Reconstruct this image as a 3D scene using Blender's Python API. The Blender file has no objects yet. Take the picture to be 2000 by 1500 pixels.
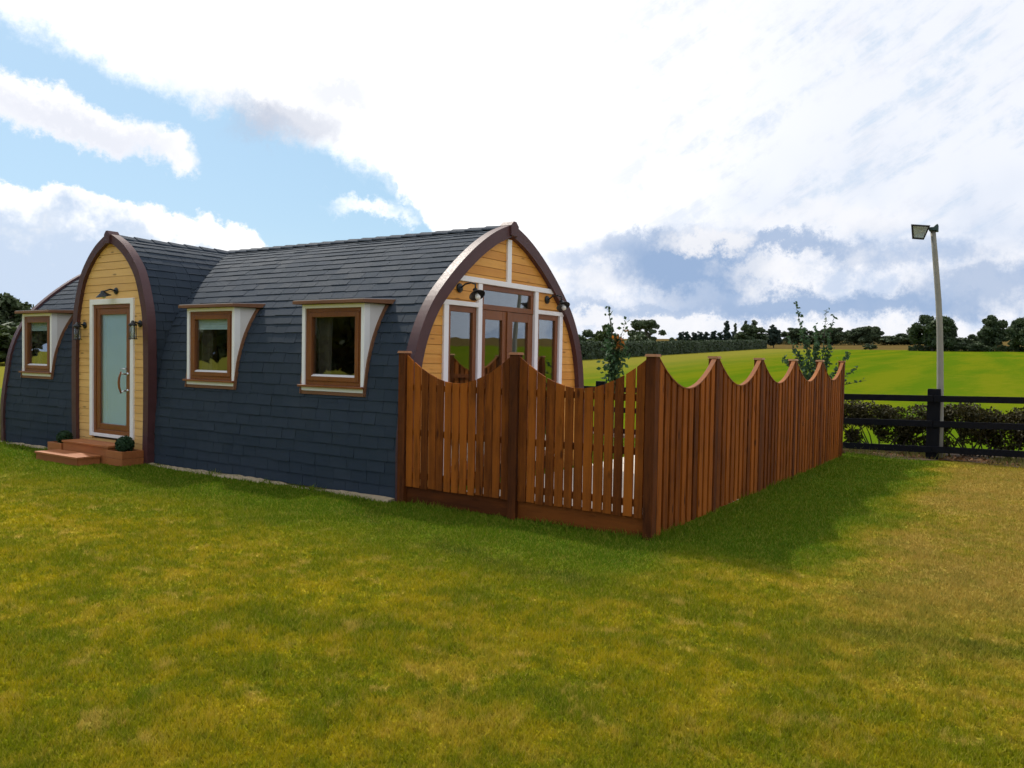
import bpy, math, random
import numpy as np
from mathutils import Matrix, Vector

SC = bpy.context.scene
COL = SC.collection
R = math.radians
rng = np.random.default_rng(7)
random.seed(7)

# ------------------------------------------------------------------ camera
cam_d = bpy.data.cameras.new('camera')
cam_d.sensor_width = 36.0
cam_d.lens = 1566.58 / 2000 * 36.0
cam_d.clip_start = 0.1
cam_d.clip_end = 3000
cam = bpy.data.objects.new('camera', cam_d)
COL.objects.link(cam)
_f = Vector((-0.55345, 0.83227, -0.031863))
_r = Vector((0.832246, 0.554119, 0.017818))
_u = Vector((-0.032485, 0.016657, 0.999333))
CAMP = Vector((3.1055, -7.0804, 1.7113))
m = Matrix.Identity(4)
for i in range(3):
    m[i][0], m[i][1], m[i][2], m[i][3] = _r[i], _u[i], -_f[i], CAMP[i]
cam.matrix_world = m
SC.camera = cam

SC.view_settings.view_transform = 'Standard'
SC.view_settings.look = 'None'
SC.view_settings.exposure = 0.0
SC.view_settings.gamma = 1.0
SC.view_settings.use_curve_mapping = False
SC.cycles.use_adaptive_sampling = True
SC.cycles.adaptive_threshold = 0.02
SC.cycles.adaptive_min_samples = 12
SC.cycles.max_bounces = 6
SC.cycles.diffuse_bounces = 3
SC.cycles.transparent_max_bounces = 10
SC.cycles.caustics_reflective = False
SC.cycles.caustics_refractive = False

# ------------------------------------------------------------------ node helper
class S:
    """a socket with arithmetic"""
    def __init__(s, g, k): s.g, s.k = g, k
    def __add__(a, b): return a.g.m('ADD', a, b)
    def __radd__(a, b): return a.g.m('ADD', a, b)
    def __sub__(a, b): return a.g.m('SUBTRACT', a, b)
    def __rsub__(a, b): return a.g.m('SUBTRACT', b, a)
    def __mul__(a, b): return a.g.m('MULTIPLY', a, b)
    def __rmul__(a, b): return a.g.m('MULTIPLY', a, b)
    def __truediv__(a, b): return a.g.m('DIVIDE', a, b)

class G:
    def __init__(g, tree): g.t = tree
    def put(g, sock, v):
        if isinstance(v, S): g.t.links.new(v.k, sock)
        elif isinstance(v, (tuple, list)) and len(v) == 3 and sock.type == 'RGBA': sock.default_value = (*v, 1)
        else: sock.default_value = v
    def n(g, typ, **kw):
        nd = g.t.nodes.new(typ)
        for k, v in kw.items(): setattr(nd, k, v)
        return nd
    def m(g, op, a, b=None, c=None, clamp=False):
        nd = g.n('ShaderNodeMath', operation=op, use_clamp=clamp)
        g.put(nd.inputs[0], a)
        if b is not None: g.put(nd.inputs[1], b)
        if c is not None: g.put(nd.inputs[2], c)
        return S(g, nd.outputs[0])
    def min(g, a, b): return g.m('MINIMUM', a, b)
    def max(g, a, b): return g.m('MAXIMUM', a, b)
    def step(g, v, lo, hi):
        nd = g.n('ShaderNodeMapRange', interpolation_type='SMOOTHSTEP')
        g.put(nd.inputs[0], v); nd.inputs[1].default_value = lo; nd.inputs[2].default_value = hi
        return S(g, nd.outputs[0])
    def lin(g, v, lo, hi, a=0.0, b=1.0):
        nd = g.n('ShaderNodeMapRange')
        g.put(nd.inputs[0], v)
        for i, x in enumerate((lo, hi, a, b)): nd.inputs[i + 1].default_value = x
        return S(g, nd.outputs[0])
    def mix(g, f, a, b, mode='MIX'):
        nd = g.n('ShaderNodeMix', data_type='RGBA', blend_type=mode)
        g.put(nd.inputs[0], f); g.put(nd.inputs[6], a); g.put(nd.inputs[7], b)
        return S(g, nd.outputs[2])
    def xyz(g, v):
        nd = g.n('ShaderNodeSeparateXYZ'); g.put(nd.inputs[0], v)
        return [S(g, o) for o in nd.outputs]
    def vec(g, x, y, z):
        nd = g.n('ShaderNodeCombineXYZ')
        for i, v in enumerate((x, y, z)): g.put(nd.inputs[i], v)
        return S(g, nd.outputs[0])
    def noise(g, v, scale=1.0, detail=4.0, rough=0.55, dist=0.0):
        nd = g.n('ShaderNodeTexNoise')
        g.put(nd.inputs['Vector'], v)
        nd.inputs['Scale'].default_value = scale; nd.inputs['Detail'].default_value = detail
        nd.inputs['Roughness'].default_value = rough; nd.inputs['Distortion'].default_value = dist
        return S(g, nd.outputs[0])
    def pos(g): return S(g, g.n('ShaderNodeNewGeometry').outputs['Position'])
    def rand(g):
        a = S(g, g.n('ShaderNodeObjectInfo').outputs['Random'])
        b = S(g, g.n('ShaderNodeNewGeometry').outputs['Random Per Island'])
        return g.m('FRACT', a * 3.7 + b)
    def ramp(g, f, stops):
        nd = g.n('ShaderNodeValToRGB'); g.put(nd.inputs[0], f)
        e = nd.color_ramp.elements
        while len(e) < len(stops): e.new(0.5)
        for i, (p, c) in enumerate(stops): e[i].position = p; e[i].color = (*c, 1)
        return S(g, nd.outputs[0])
    def bump(g, h, strength=0.3, dist=0.02):
        nd = g.n('ShaderNodeBump'); g.put(nd.inputs['Height'], h)
        nd.inputs['Strength'].default_value = strength; nd.inputs['Distance'].default_value = dist
        return S(g, nd.outputs[0])

def material(name, fn):
    mt = bpy.data.materials.new(name); mt.use_nodes = True
    t = mt.node_tree; g = G(t)
    bs = t.nodes['Principled BSDF']
    fn(g, bs)
    return mt

# ------------------------------------------------------------------ world sky with clouds
SUN = Vector((-1.5, 0.55, 1.78)).normalized()
SUN_EL = math.asin(SUN.z)
SUN_AZ = math.atan2(SUN.x, SUN.y)        # clockwise from +Y
wd = bpy.data.worlds.new('World'); SC.world = wd; wd.use_nodes = True
wt = wd.node_tree; g = G(wt)
bg = wt.nodes['Background']
sky = g.n('ShaderNodeTexSky', sky_type='NISHITA')
sky.sun_disc = False; sky.sun_elevation = SUN_EL; sky.sun_rotation = SUN_AZ
sky.air_density = 1.0; sky.dust_density = 1.0; sky.ozone_density = 1.5
D = S(g, g.n('ShaderNodeTexCoord').outputs['Generated'])
dx, dy, dz = g.xyz(D)
A = g.m('ARCTAN2', 0.0 - dx, dy) * 57.29578
E_ = g.m('ARCSINE', dz) * 57.29578
den = g.max(dz, 0.0) + 0.10
Q = g.vec(dx / den, dy / den, 0.0)
wn = g.noise(D, 9.0, 5, 0.62)
nC = g.noise(D, 26.0, 5, 0.66)
wn3 = g.noise(D, 5.0, 3, 0.6)
Aw = A + (wn - 0.5) * 9.0 + (nC - 0.5) * 3.0
Ew = E_ + (g.noise(g.vec(dx, dy, dz + 3.1), 14.0, 6, 0.70) - 0.5) * 5.2 + (nC - 0.5) * 1.6
puff = (nC - 0.5) * 3.2
def blob(u0, v0, a, b, soft=0.35, tilt=0.0):
    du = (Aw - u0) / a
    dv = (Ew - v0 - (Aw - u0) * tilt) / b
    d = g.m('SQRT', du * du + dv * dv)
    return 1.0 - g.step(d, 1 - soft, 1 + soft)
skyc = sky.outputs[0]
SKY_K = 0.105
def k(c): return tuple(v / SKY_K for v in c)          # colour as seen, before the background strength
base = g.mix(0.6, S(g, skyc), k((0.46, 0.75, 0.99)))
base = g.mix(g.step(E_, 9.0, 0.5) * 0.35, base, k((0.80, 0.90, 1.0)))
# high sheet
bnd = 12.0 + g.min((Aw - 41.0) * 0.275, (Aw - 41.0) * 2.2)
sheet = g.step(Ew - bnd, -0.9, 1.2)
streak = g.noise(g.vec((E_ * 0.5 - A * 0.87) * 0.10, (A * 0.5 + E_ * 0.87) * 0.42, 0.0), 1.0, 6, 0.68)
rightness = g.step(A, 36.0, 8.0)
low = g.step(E_, 17.0, 7.0)
open_ = g.step(streak, 0.47, 0.66) * g.step(A, 34.0, 4.0)
white = k((1.22, 1.22, 1.23))
shc = g.mix(rightness * 0.8, white, k((0.84, 0.88, 0.97)))
mott = g.step(streak * 0.45 + nC * 0.55, 0.46, 0.62)
shc = g.mix(mott * g.step(A, 42.0, 22.0) * 0.45, shc, k((0.80, 0.83, 0.92)))
shc = g.mix(open_ * g.step(nC, 0.35, 0.62) * 0.8, shc, k((0.62, 0.76, 0.94)))
shc = g.mix(rightness * low * g.step(wn3, 0.42, 0.62) * 0.6, shc, k((0.62, 0.72, 0.90)))
colr = g.mix(sheet, base, shc)
# grey bellies in the sheet
for (u, v, a, b, s, t) in ((49.4, 15.4, 3.4, 1.4, 0.62, -0.12), (55.5, 17.6, 3.6, 1.1, 0.30, 0.2), (46.0, 17.8, 2.8, 0.9, 0.40, 0.1), (52.0, 15.4, 3.0, 0.7, 0.35, 0.2)):
    colr = g.mix(blob(u, v, a, b, 0.6, t) * s, colr, k((0.50, 0.55, 0.68)))
# detached cloud on the left
c1 = g.max(blob(63.2, 14.3, 5.6, 1.35, 0.3, 0.20), blob(57.6, 13.0, 2.0, 1.1, 0.4, 0.2))
colr = g.mix(c1, colr, g.mix(blob(62.5, 13.8, 5.0, 0.9, 0.8, 0.20) * 0.8, k((1.1, 1.1, 1.12)), k((0.80, 0.83, 0.93))))
colr = g.mix(blob(43.4, 10.2, 2.3, 0.6, 0.6) * 0.8, colr, white)
# cumulus bank low on the left, and its like all round behind the camera
top = 7.4 + g.min((A - 50.0) * 1.1, (A - 50.0) * 0.10 + 1.0) + puff + (wn - 0.5) * 3.0
inb = g.step(A, 46.0, 49.0)
dpt = top - E_
cm = g.step(dpt, -0.15, 0.35) * inb
cc = g.mix(g.step(dpt + (wn3 - 0.5) * 5.0 + (wn - 0.5) * 7.0, 1.0, 3.0), k((1.14, 1.14, 1.15)), k((0.62, 0.74, 0.92)))
cc = g.mix(g.step(wn, 0.50, 0.66) * g.step(dpt, 1.5, 3.0) * 0.8, cc, k((0.92, 0.95, 1.0)))
colr = g.mix(cm, colr, cc)
# cumulus with slate bellies on the right
tw = (wn - 0.5) * 2.0
rt = g.step(9.6 + puff * 0.7 + tw - E_ - g.m('ABSOLUTE', A - 17.0) * 0.08, -0.2, 1.6) * g.step(A, 34.0, 29.0)
rc = g.mix(g.step(wn * 0.5 + nC * 0.5, 0.42, 0.60), k((0.96, 0.97, 1.02)), k((0.60, 0.70, 0.88)))
colr = g.mix(rt * 0.9, colr, rc)
for (u, v, a, b, s, t) in ((21.0, 6.6, 5.0, 1.9, 1.0, 0.10), (25.4, 8.0, 3.0, 1.0, 0.6, 0.0), (15.6, 7.9, 4.6, 0.6, 0.8, 0.0), (12.0, 4.0, 10.0, 0.9, 0.9, 0.02), (8.0, 7.2, 5.0, 0.8, 0.4, 0.05), (3.0, 5.0, 4.0, 1.2, 0.7, -0.1), (23.0, 3.6, 8.0, 0.5, 0.5, 0.0)):
    colr = g.mix(blob(u, v, a, b, 0.5, t) * s, colr, k((0.33, 0.46, 0.69)))
for (u, v, a, b, s) in ((20.0, 8.0, 2.6, 0.7, 0.85), (16.3, 6.2, 2.6, 0.8, 0.6), (25.0, 2.6, 9.0, 0.55, 0.8), (8.0, 1.9, 6.0, 0.6, 0.8), (28.5, 6.0, 2.0, 1.3, 0.6), (14.0, 9.4, 6.0, 0.7, 0.5)):
    colr = g.mix(blob(u, v, a, b, 0.5) * s, colr, k((0.97, 0.97, 1.0)))
behind = g.max(g.step(A, -2.0, -12.0), g.step(A, 72.0, 84.0))  # low slate cloud behind the camera, unseen, added to darken pane reflections
bt = g.step(13.0 + puff + (wn - 0.5) * 10.0 - E_, -0.3, 1.2) * behind
colr = g.mix(bt, colr, g.mix(g.step(wn, 0.40, 0.58), k((0.36, 0.48, 0.70)), k((0.74, 0.80, 0.92))))
wt.links.new(colr.k, bg.inputs[0])
bg.inputs[1].default_value = SKY_K
wd.cycles.sampling_method = 'MANUAL'
wd.cycles.sample_map_resolution = 512

# ------------------------------------------------------------------ sun
sd = bpy.data.lights.new('sun', 'SUN'); sd.energy = 3.4; sd.angle = R(1.6); sd.color = (1.0, 0.94, 0.84)
so = bpy.data.objects.new('sun', sd); COL.objects.link(so)
so.rotation_euler = SUN.to_track_quat('Z', 'Y').to_euler()
so.location = (0, 0, 30)

# ------------------------------------------------------------------ mesh helper
class MB:
    def __init__(s): s.v, s.f = [], []
    def add(s, vs, fs):
        o = len(s.v); s.v += [tuple(v) for v in vs]; s.f += [tuple(i + o for i in f) for f in fs]; return s
    def box(s, x0, x1, y0, y1, z0, z1):
        return s.add([(x0,y0,z0),(x1,y0,z0),(x1,y1,z0),(x0,y1,z0),(x0,y0,z1),(x1,y0,z1),(x1,y1,z1),(x0,y1,z1)],
                     [(3,2,1,0),(4,5,6,7),(0,1,5,4),(1,2,6,5),(2,3,7,6),(3,0,4,7)])
    def hexa(s, p):   # 8 points: bottom ring then top ring
        return s.add(p, [(3,2,1,0),(4,5,6,7),(0,1,5,4),(1,2,6,5),(2,3,7,6),(3,0,4,7)])
    def prism(s, ring0, ring1):
        n = len(ring0)
        fs = [tuple(range(n - 1, -1, -1)), tuple(range(n, 2 * n))]
        for i in range(n):
            j = (i + 1) % n; fs.append((i, j, n + j, n + i))
        return s.add(list(ring0) + list(ring1), fs)
    def strip(s, rings):  # rings of 4 points swept along a path, with caps
        n = len(rings[0]); o = len(s.v); vs = [p for r in rings for p in r]; fs = []
        for k_ in range(len(rings) - 1):
            for i in range(n):
                j = (i + 1) % n; fs.append((k_*n+i, k_*n+j, (k_+1)*n+j, (k_+1)*n+i))
        fs.append(tuple(range(n - 1, -1, -1))); b = (len(rings) - 1) * n; fs.append(tuple(b + i for i in range(n)))
        return s.add(vs, fs)
    def tube(s, pts, rad, n=8):
        pts = [Vector(p) for p in pts]
        if not isinstance(rad, (list, tuple)): rad = [rad] * len(pts)
        rings = []
        for i, p in enumerate(pts):
            d = (pts[min(i + 1, len(pts) - 1)] - pts[max(i - 1, 0)]).normalized()
            a = d.orthogonal().normalized() if i == 0 else (a - d * a.dot(d)).normalized()
            b = d.cross(a)
            rings.append([p + (a * math.cos(2 * math.pi * t / n) + b * math.sin(2 * math.pi * t / n)) * rad[i] for t in range(n)])
        return s.strip(rings)
    def lathe(s, prof, mat, n=20):   # profile of (r, z) around local z
        rings = [[mat @ Vector((r * math.cos(2 * math.pi * t / n), r * math.sin(2 * math.pi * t / n), z)) for t in range(n)] for r, z in prof]
        return s.strip(rings)
    def build(s, name, mat, parent=None, smooth=False, bevel=0.0):
        me = bpy.data.meshes.new(name); me.from_pydata(s.v, [], s.f); me.update()
        return link(name, me, mat, parent, smooth, bevel)

def link(name, me, mat, parent=None, smooth=False, bevel=0.0):
    if mat is not None and not me.materials: me.materials.append(mat)
    if smooth: me.polygons.foreach_set('use_smooth', [True] * len(me.polygons))
    o = bpy.data.objects.new(name, me); COL.objects.link(o)
    if parent is not None:
        o.parent = parent
        o.matrix_parent_inverse = wm(parent).inverted()
    if bevel:
        b = o.modifiers.new('bevel', 'BEVEL'); b.width = bevel; b.segments = 2; b.limit_method = 'ANGLE'
    return o

def wm(o):
    mat = o.matrix_basis.copy()
    if o.parent is not None: mat = wm(o.parent) @ o.matrix_parent_inverse @ mat
    return mat

def thing(name, label, cat, loc=(0, 0, 0), group=None):
    o = bpy.data.objects.new(name, None); COL.objects.link(o); o.location = loc
    o.empty_display_size = 0.2
    return tag(o, label, cat, group)
def tag(o, label=None, cat=None, group=None, kind=None):
    if label: o['label'] = label
    if cat: o['category'] = cat
    if group: o['group'] = group
    if kind: o['kind'] = kind
    return o

# ------------------------------------------------------------------ materials
def wood(name, dark, light, axis='z', rough=0.6, knots=0.0, freq=1.0, vary=0.5, spec=0.3, blotch=0.0):
    def fn(g, b):
        x, y, z = g.xyz(g.pos()); rnd = g.rand()
        long_, cr = 1.3 * freq, 26.0 * freq
        sc = {'x': (long_, cr, cr), 'y': (cr, long_, cr), 'z': (cr, cr, long_)}[axis]
        off = rnd * 17.0
        v = g.vec(x * sc[0] + off, y * sc[1] + off, z * sc[2] + off * 2.0)
        n = g.noise(v, 1.0, 5, 0.6, 0.6)
        n2 = g.noise(g.vec(x + off, y, z + off), 2.2, 4, 0.6)
        f = g.lin(n * 0.6 + n2 * 0.4 + (rnd - 0.5) * vary, 0.28, 0.72)
        c = g.mix(g.m('MULTIPLY', f, 1.0, clamp=True), dark, light)
        if blotch:
            bs_ = {'x': (1.2, 9.0, 9.0), 'y': (9.0, 1.2, 9.0), 'z': (9.0, 9.0, 1.2)}[axis]
            bn = g.noise(g.vec(x * bs_[0] - off, y * bs_[1] + off, z * bs_[2] - off), 1.0, 6, 0.68)
            c = g.mix(g.step(bn, 0.50, 0.70) * blotch, c, tuple(q * 0.28 for q in dark))
            c = g.mix(g.step(bn, 0.46, 0.30) * blotch * 0.45, c, tuple(min(1, q * 1.45) for q in light))
        if knots:
            vo = g.n('ShaderNodeTexVoronoi'); 
            ks = {'x': (2.2, 5.0, 8.0), 'y': (5.0, 2.2, 8.0), 'z': (7.0, 7.0, 2.4)}[axis]
            g.put(vo.inputs['Vector'], g.vec(x * ks[0] + off, y * ks[1] + off, z * ks[2] + off)); vo.inputs['Scale'].default_value = 1.0
            kd = S(g, vo.outputs['Distance'])
            c = g.mix(g.step(kd + (n - 0.5) * 0.06, 0.17, 0.05) * knots, c, tuple(q * 0.30 for q in dark))
        g.put(b.inputs['Base Color'], c)
        g.put(b.inputs['Roughness'], g.lin(n, 0.3, 0.7, rough - 0.08, rough + 0.12))
        b.inputs['Specular IOR Level'].default_value = spec
        g.put(b.inputs['Normal'], g.bump(n, 0.25, 0.004))
    return material(name, fn)

FENCE = wood('fence_stain', (0.115, 0.029, 0.0035), (0.345, 0.096, 0.010), 'z', 0.72, 0.8, vary=0.42, spec=0.15, blotch=0.55)
FENCEX = wood('fence_stain_x', (0.085, 0.022, 0.004), (0.20, 0.056, 0.008), 'x', 0.7, 0.4, spec=0.15, blotch=0.6)
FENCEY = wood('fence_stain_y', (0.12, 0.026, 0.004), (0.27, 0.072, 0.010), 'y', 0.62, 0.4)
CAPS = wood('fence_capping', (0.16, 0.045, 0.008), (0.36, 0.12, 0.022), 'y', 0.65, 0.0, vary=0.2)
POSTM = wood('fence_post_stain', (0.060, 0.016, 0.004), (0.165, 0.045, 0.008), 'z', 0.7, 0.3, vary=0.2, spec=0.15, blotch=0.7)
PINEY = wood('pine_board_y', (0.60, 0.25, 0.04), (0.78, 0.40, 0.09), 'y', 0.5, 0.75, vary=0.22)
PINEX = wood('pine_board_x', (0.66, 0.36, 0.11), (0.84, 0.52, 0.19), 'x', 0.5, 0.75, vary=0.22)
OAK = wood('golden_oak', (0.14, 0.043, 0.011), (0.26, 0.085, 0.021), 'z', 0.38, 0.0, freq=1.5, vary=0.1, spec=0.5)
OAKX = wood('golden_oak_x', (0.16, 0.048, 0.014), (0.28, 0.092, 0.025), 'x', 0.4, 0.0, freq=1.5, vary=0.1, spec=0.5)
DECK = wood('step_stain', (0.28, 0.088, 0.026), (0.44, 0.16, 0.052), 'x', 0.55, 0.3, vary=0.3)
SOFF = wood('weathered_trim', (0.15, 0.066, 0.034), (0.25, 0.118, 0.062), 'x', 0.6, 0.0, vary=0.2)

def _plum(g, b):
    n = g.noise(g.pos(), 5.0, 5, 0.6); n2 = g.noise(g.pos(), 60.0, 3, 0.6)
    g.put(b.inputs['Base Color'], g.mix(n, (0.052, 0.018, 0.020), (0.095, 0.033, 0.034)))
    g.put(b.inputs['Roughness'], g.lin(n2, 0.3, 0.7, 0.44, 0.62)); b.inputs['Specular IOR Level'].default_value = 0.5
    g.put(b.inputs['Normal'], g.bump(n2, 0.12, 0.003))
PLUM = material('plum_brown_paint', _plum)
def _slate(g, b):
    p = g.pos(); rnd = g.rand()
    n = g.noise(p, 7.0, 6, 0.65); n2 = g.noise(g.vec(*[q * 1.0 for q in g.xyz(p)]), 70.0, 4, 0.6)
    c = g.mix(rnd, (0.026, 0.037, 0.054), (0.034, 0.046, 0.065))
    c = g.mix(g.step(n, 0.38, 0.68) * 0.5, c, (0.028, 0.041, 0.054))
    c = g.mix(g.step(g.noise(p, 1.1, 4, 0.6), 0.45, 0.7) * 0.35, c, (0.045, 0.056, 0.072))
    g.put(b.inputs['Base Color'], c)
    g.put(b.inputs['Roughness'], g.lin(n2 + rnd * 0.3, 0.3, 1.0, 0.72, 0.9)); b.inputs['Specular IOR Level'].default_value = 0.14
    g.put(b.inputs['Normal'], g.bump(n * 0.6 + n2 * 0.4, 0.5, 0.006))
SLATE = material('slate_shingle', _slate)
def plain(name, c, rough=0.6, metal=0.0, spec=0.5, var=0.12, ns=6.0, bump=0.0):
    def fn(g, b):
        n = g.noise(g.pos(), ns, 5, 0.6)
        g.put(b.inputs['Base Color'], g.mix(n, tuple(q * (1 - var) for q in c), tuple(min(1, q * (1 + var)) for q in c)))
        b.inputs['Roughness'].default_value = rough; b.inputs['Metallic'].default_value = metal
        b.inputs['Specular IOR Level'].default_value = spec
        if bump: g.put(b.inputs['Normal'], g.bump(g.noise(g.pos(), ns * 8, 4, 0.6), bump, 0.01))
    return material(name, fn)
WHITE = plain('white_paint', (0.86, 0.85, 0.86), 0.45, var=0.06, ns=9)
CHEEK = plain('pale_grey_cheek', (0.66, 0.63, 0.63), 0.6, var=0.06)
BLACK = plain('black_metal', (0.016, 0.018, 0.02), 0.4, 0.3)
FBLACK = plain('black_fence_paint', (0.004, 0.004, 0.007), 0.8, spec=0.2, var=0.3, ns=14, bump=0.3)
CHROME = plain('chrome', (0.75, 0.75, 0.76), 0.18, 1.0, var=0.03)
BULB = plain('bulb_glass', (0.8, 0.78, 0.72), 0.15, var=0.02)
BLIND = plain('blind_fabric', (0.80, 0.90, 0.94), 0.75, var=0.05)
CURT = plain('curtain', (0.10, 0.07, 0.05), 0.9, var=0.2)
LINING = plain('pine_lining', (0.30, 0.19, 0.10), 0.7, var=0.25)
LEAD = plain('pale_edge_flashing', (0.42, 0.40, 0.42), 0.45, var=0.15)
POLE = plain('weathered_pole', (0.26, 0.245, 0.205), 0.75, var=0.3, ns=3, bump=0.3)
GREENM = plain('dark_green_metal', (0.03, 0.055, 0.05), 0.4, 0.3)
REFL = plain('reflector_enamel', (0.62, 0.68, 0.66), 0.5)
BARK = plain('bark', (0.07, 0.055, 0.04), 0.9, var=0.35, ns=5, bump=0.5)
SOIL = plain('planter_soil', (0.05, 0.035, 0.02), 0.95, var=0.4, ns=30, bump=0.6)
CAPM = wood('post_cap', (0.30, 0.12, 0.05), (0.50, 0.27, 0.14), 'x', 0.6)
def _glass(g, b):
    t = g.t
    tr = g.n('ShaderNodeBsdfTransparent'); tr.inputs[0].default_value = (0.90, 0.94, 0.93, 1)
    gl = g.n('ShaderNodeBsdfGlossy'); gl.inputs['Roughness'].default_value = 0.01
    gl.inputs[0].default_value = (0.92, 0.96, 1.0, 1)
    g.put(gl.inputs['Normal'], g.bump(g.noise(g.pos(), 1.6, 2, 0.5), 0.05, 0.02))
    lw = S(g, g.n('ShaderNodeLayerWeight').outputs['Facing'])
    mx = g.n('ShaderNodeMixShader'); g.put(mx.inputs[0], g.m('POWER', lw, 2.3) * 0.90 + 0.05)
    t.links.new(tr.outputs[0], mx.inputs[1]); t.links.new(gl.outputs[0], mx.inputs[2])
    t.links.new(mx.outputs[0], t.nodes['Material Output'].inputs['Surface'])
GLASS = material('window_glass', _glass)
def _frost(g, b):
    t = g.t
    tr = g.n('ShaderNodeBsdfTransparent'); tr.inputs[0].default_value = (0.84, 0.93, 0.97, 1)
    gl = g.n('ShaderNodeBsdfGlossy'); gl.inputs['Roughness'].default_value = 0.38; gl.inputs[0].default_value = (0.85, 0.93, 1.0, 1)
    lw = S(g, g.n('ShaderNodeLayerWeight').outputs['Facing'])
    mx = g.n('ShaderNodeMixShader'); g.put(mx.inputs[0], g.m('POWER', lw, 2.3) * 0.9 + 0.06)
    t.links.new(tr.outputs[0], mx.inputs[1]); t.links.new(gl.outputs[0], mx.inputs[2])
    t.links.new(mx.outputs[0], t.nodes['Material Output'].inputs['Surface'])
FROST = material('satin_door_glass', _frost)
def leafm(name, c1, c2, trans=0.3, ns=0.4, extra=None):
    def fn(g, b):
        p = g.pos(); rnd = g.rand()
        n = g.noise(p, ns, 3, 0.6)
        c = g.mix(g.m('MULTIPLY', n * 0.5 + rnd * 0.6, 1.0, clamp=True), c1, c2)
        if extra:
            ec, z0, z1 = extra
            x, y, z = g.xyz(p)
            c = g.mix(g.step(z, z0 - 0.15, z0) * g.step(z, z1 + 0.15, z1) * g.step(x, -2.875, -2.84) * g.step(rnd, 0.45, 0.6), c, ec)
        g.put(b.inputs['Base Color'], c); b.inputs['Roughness'].default_value = 0.6
        b.inputs['Specular IOR Level'].default_value = 0.25
        t = g.t; tl = g.n('ShaderNodeBsdfTranslucent'); g.put(tl.inputs[0], c)
        mx = g.n('ShaderNodeMixShader'); mx.inputs[0].default_value = trans
        t.links.new(b.outputs[0], mx.inputs[1]); t.links.new(tl.outputs[0], mx.inputs[2])
        t.links.new(mx.outputs[0], t.nodes['Material Output'].inputs['Surface'])
    return material(name, fn)
L_OAK = leafm('oak_leaves', (0.034, 0.058, 0.032), (0.10, 0.13, 0.055), 0.15)
L_PALE = leafm('pale_leaves', (0.03, 0.055, 0.018), (0.09, 0.12, 0.035), 0.2)
L_CON = leafm('conifer_needles', (0.014, 0.030, 0.024), (0.038, 0.062, 0.042), 0.05)
L_HEDGE = leafm('hedge_leaves', (0.020, 0.038, 0.020), (0.060, 0.084, 0.032), 0.12, 0.15)
L_ROW = leafm('hedgerow_leaves', (0.012, 0.020, 0.008), (0.080, 0.062, 0.016), 0.2, 1.3)
L_BOX = leafm('box_leaves', (0.010, 0.03, 0.012), (0.03, 0.07, 0.022), 0.15, 6.0)
L_SAP = leafm('sapling_leaves', (0.025, 0.06, 0.025), (0.07, 0.14, 0.05), 0.3, 3.0, ((0.40, 0.14, 0.02), 1.98, 2.14))
L_SHR = leafm('shrub_leaves', (0.025, 0.06, 0.03), (0.08, 0.15, 0.06), 0.3, 3.0)

def lawn_colour(g):
    p = g.pos(); x, y, z = g.xyz(p); q = g.vec(x, y, 0.0)
    big = g.noise(q, 0.55, 4, 0.6); mid = g.noise(g.vec(x + 7.3, y - 2.0, 0.0), 1.7, 5, 0.62); fine = g.noise(g.vec(x, y + 11.0, 0.0), 6.5, 6, 0.78)
    c = g.mix(g.step(mid * 0.45 + fine * 0.55, 0.42, 0.60), (0.205, 0.228, 0.004), (0.43, 0.345, 0.006))
    c = g.mix(g.step(big * 0.3 + mid * 0.25 + fine * 0.45, 0.50, 0.61) * 0.7, c, (0.53, 0.375, 0.055))
    c = g.mix(g.step(g.noise(g.vec(x - 3.0, y + 5.0, 0.0), 1.3, 6, 0.7), 0.52, 0.62) * 0.65, c, (0.140, 0.195, 0.005))
    c = g.mix(g.step(g.noise(g.vec(x + 31.0, y, 0.0), 16.0, 4, 0.7), 0.54, 0.68) * 0.6, c, (0.12, 0.105, 0.008))
    pt = g.noise(g.vec(x - 13.0, y + 3.0, 0.0), 3.6, 5, 0.72)
    c = g.mix(g.step(pt, 0.55, 0.66) * 0.65, c, (0.62, 0.44, 0.10))
    c = g.mix(g.step(pt, 0.43, 0.33) * 0.55, c, (0.115, 0.170, 0.005))
    # dry strip to the right of the side fence
    dry = g.step(x + (mid - 0.5) * 1.5, 1.4, 2.2) * g.step(y, -3.0, 1.0)
    c = g.mix(dry * g.step(fine * 0.6 + big * 0.4, 0.36, 0.54) * 0.8, c, (0.42, 0.28, 0.07))
    # lush growth along the pod and the fence, with their shaded band put into the colour
    wob = (big - 0.5) * 1.6 + (mid - 0.5) * 0.9
    l1 = g.step(y + wob, -2.9, -0.6) * g.step(x, 0.9, 0.1)
    l2 = g.step(x + wob * 0.8, 1.9, 1.2) * g.step(y + wob * 0.5, -0.7, 0.1)
    lush = g.max(l1, l2)
    c = g.mix(lush * g.lin(fine, 0.25, 0.6, 0.7, 1.0), c, (0.092, 0.178, 0.006))
    # curved wheel track in front of the fence
    rx, ry = x - 1.0, y - 3.0
    d = g.m('SQRT', rx * rx * 0.55 + ry * ry)
    tr = g.step(g.m('ABSOLUTE', d - 4.75 + wob * 0.35), 0.30, 0.05) * g.step(y, -0.4, -0.9) * g.step(fine, 0.34, 0.52)
    c = g.mix(tr * g.step(mid, 0.36, 0.58) * 0.7, c, (0.075, 0.115, 0.012))
    return c, fine, mid
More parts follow.
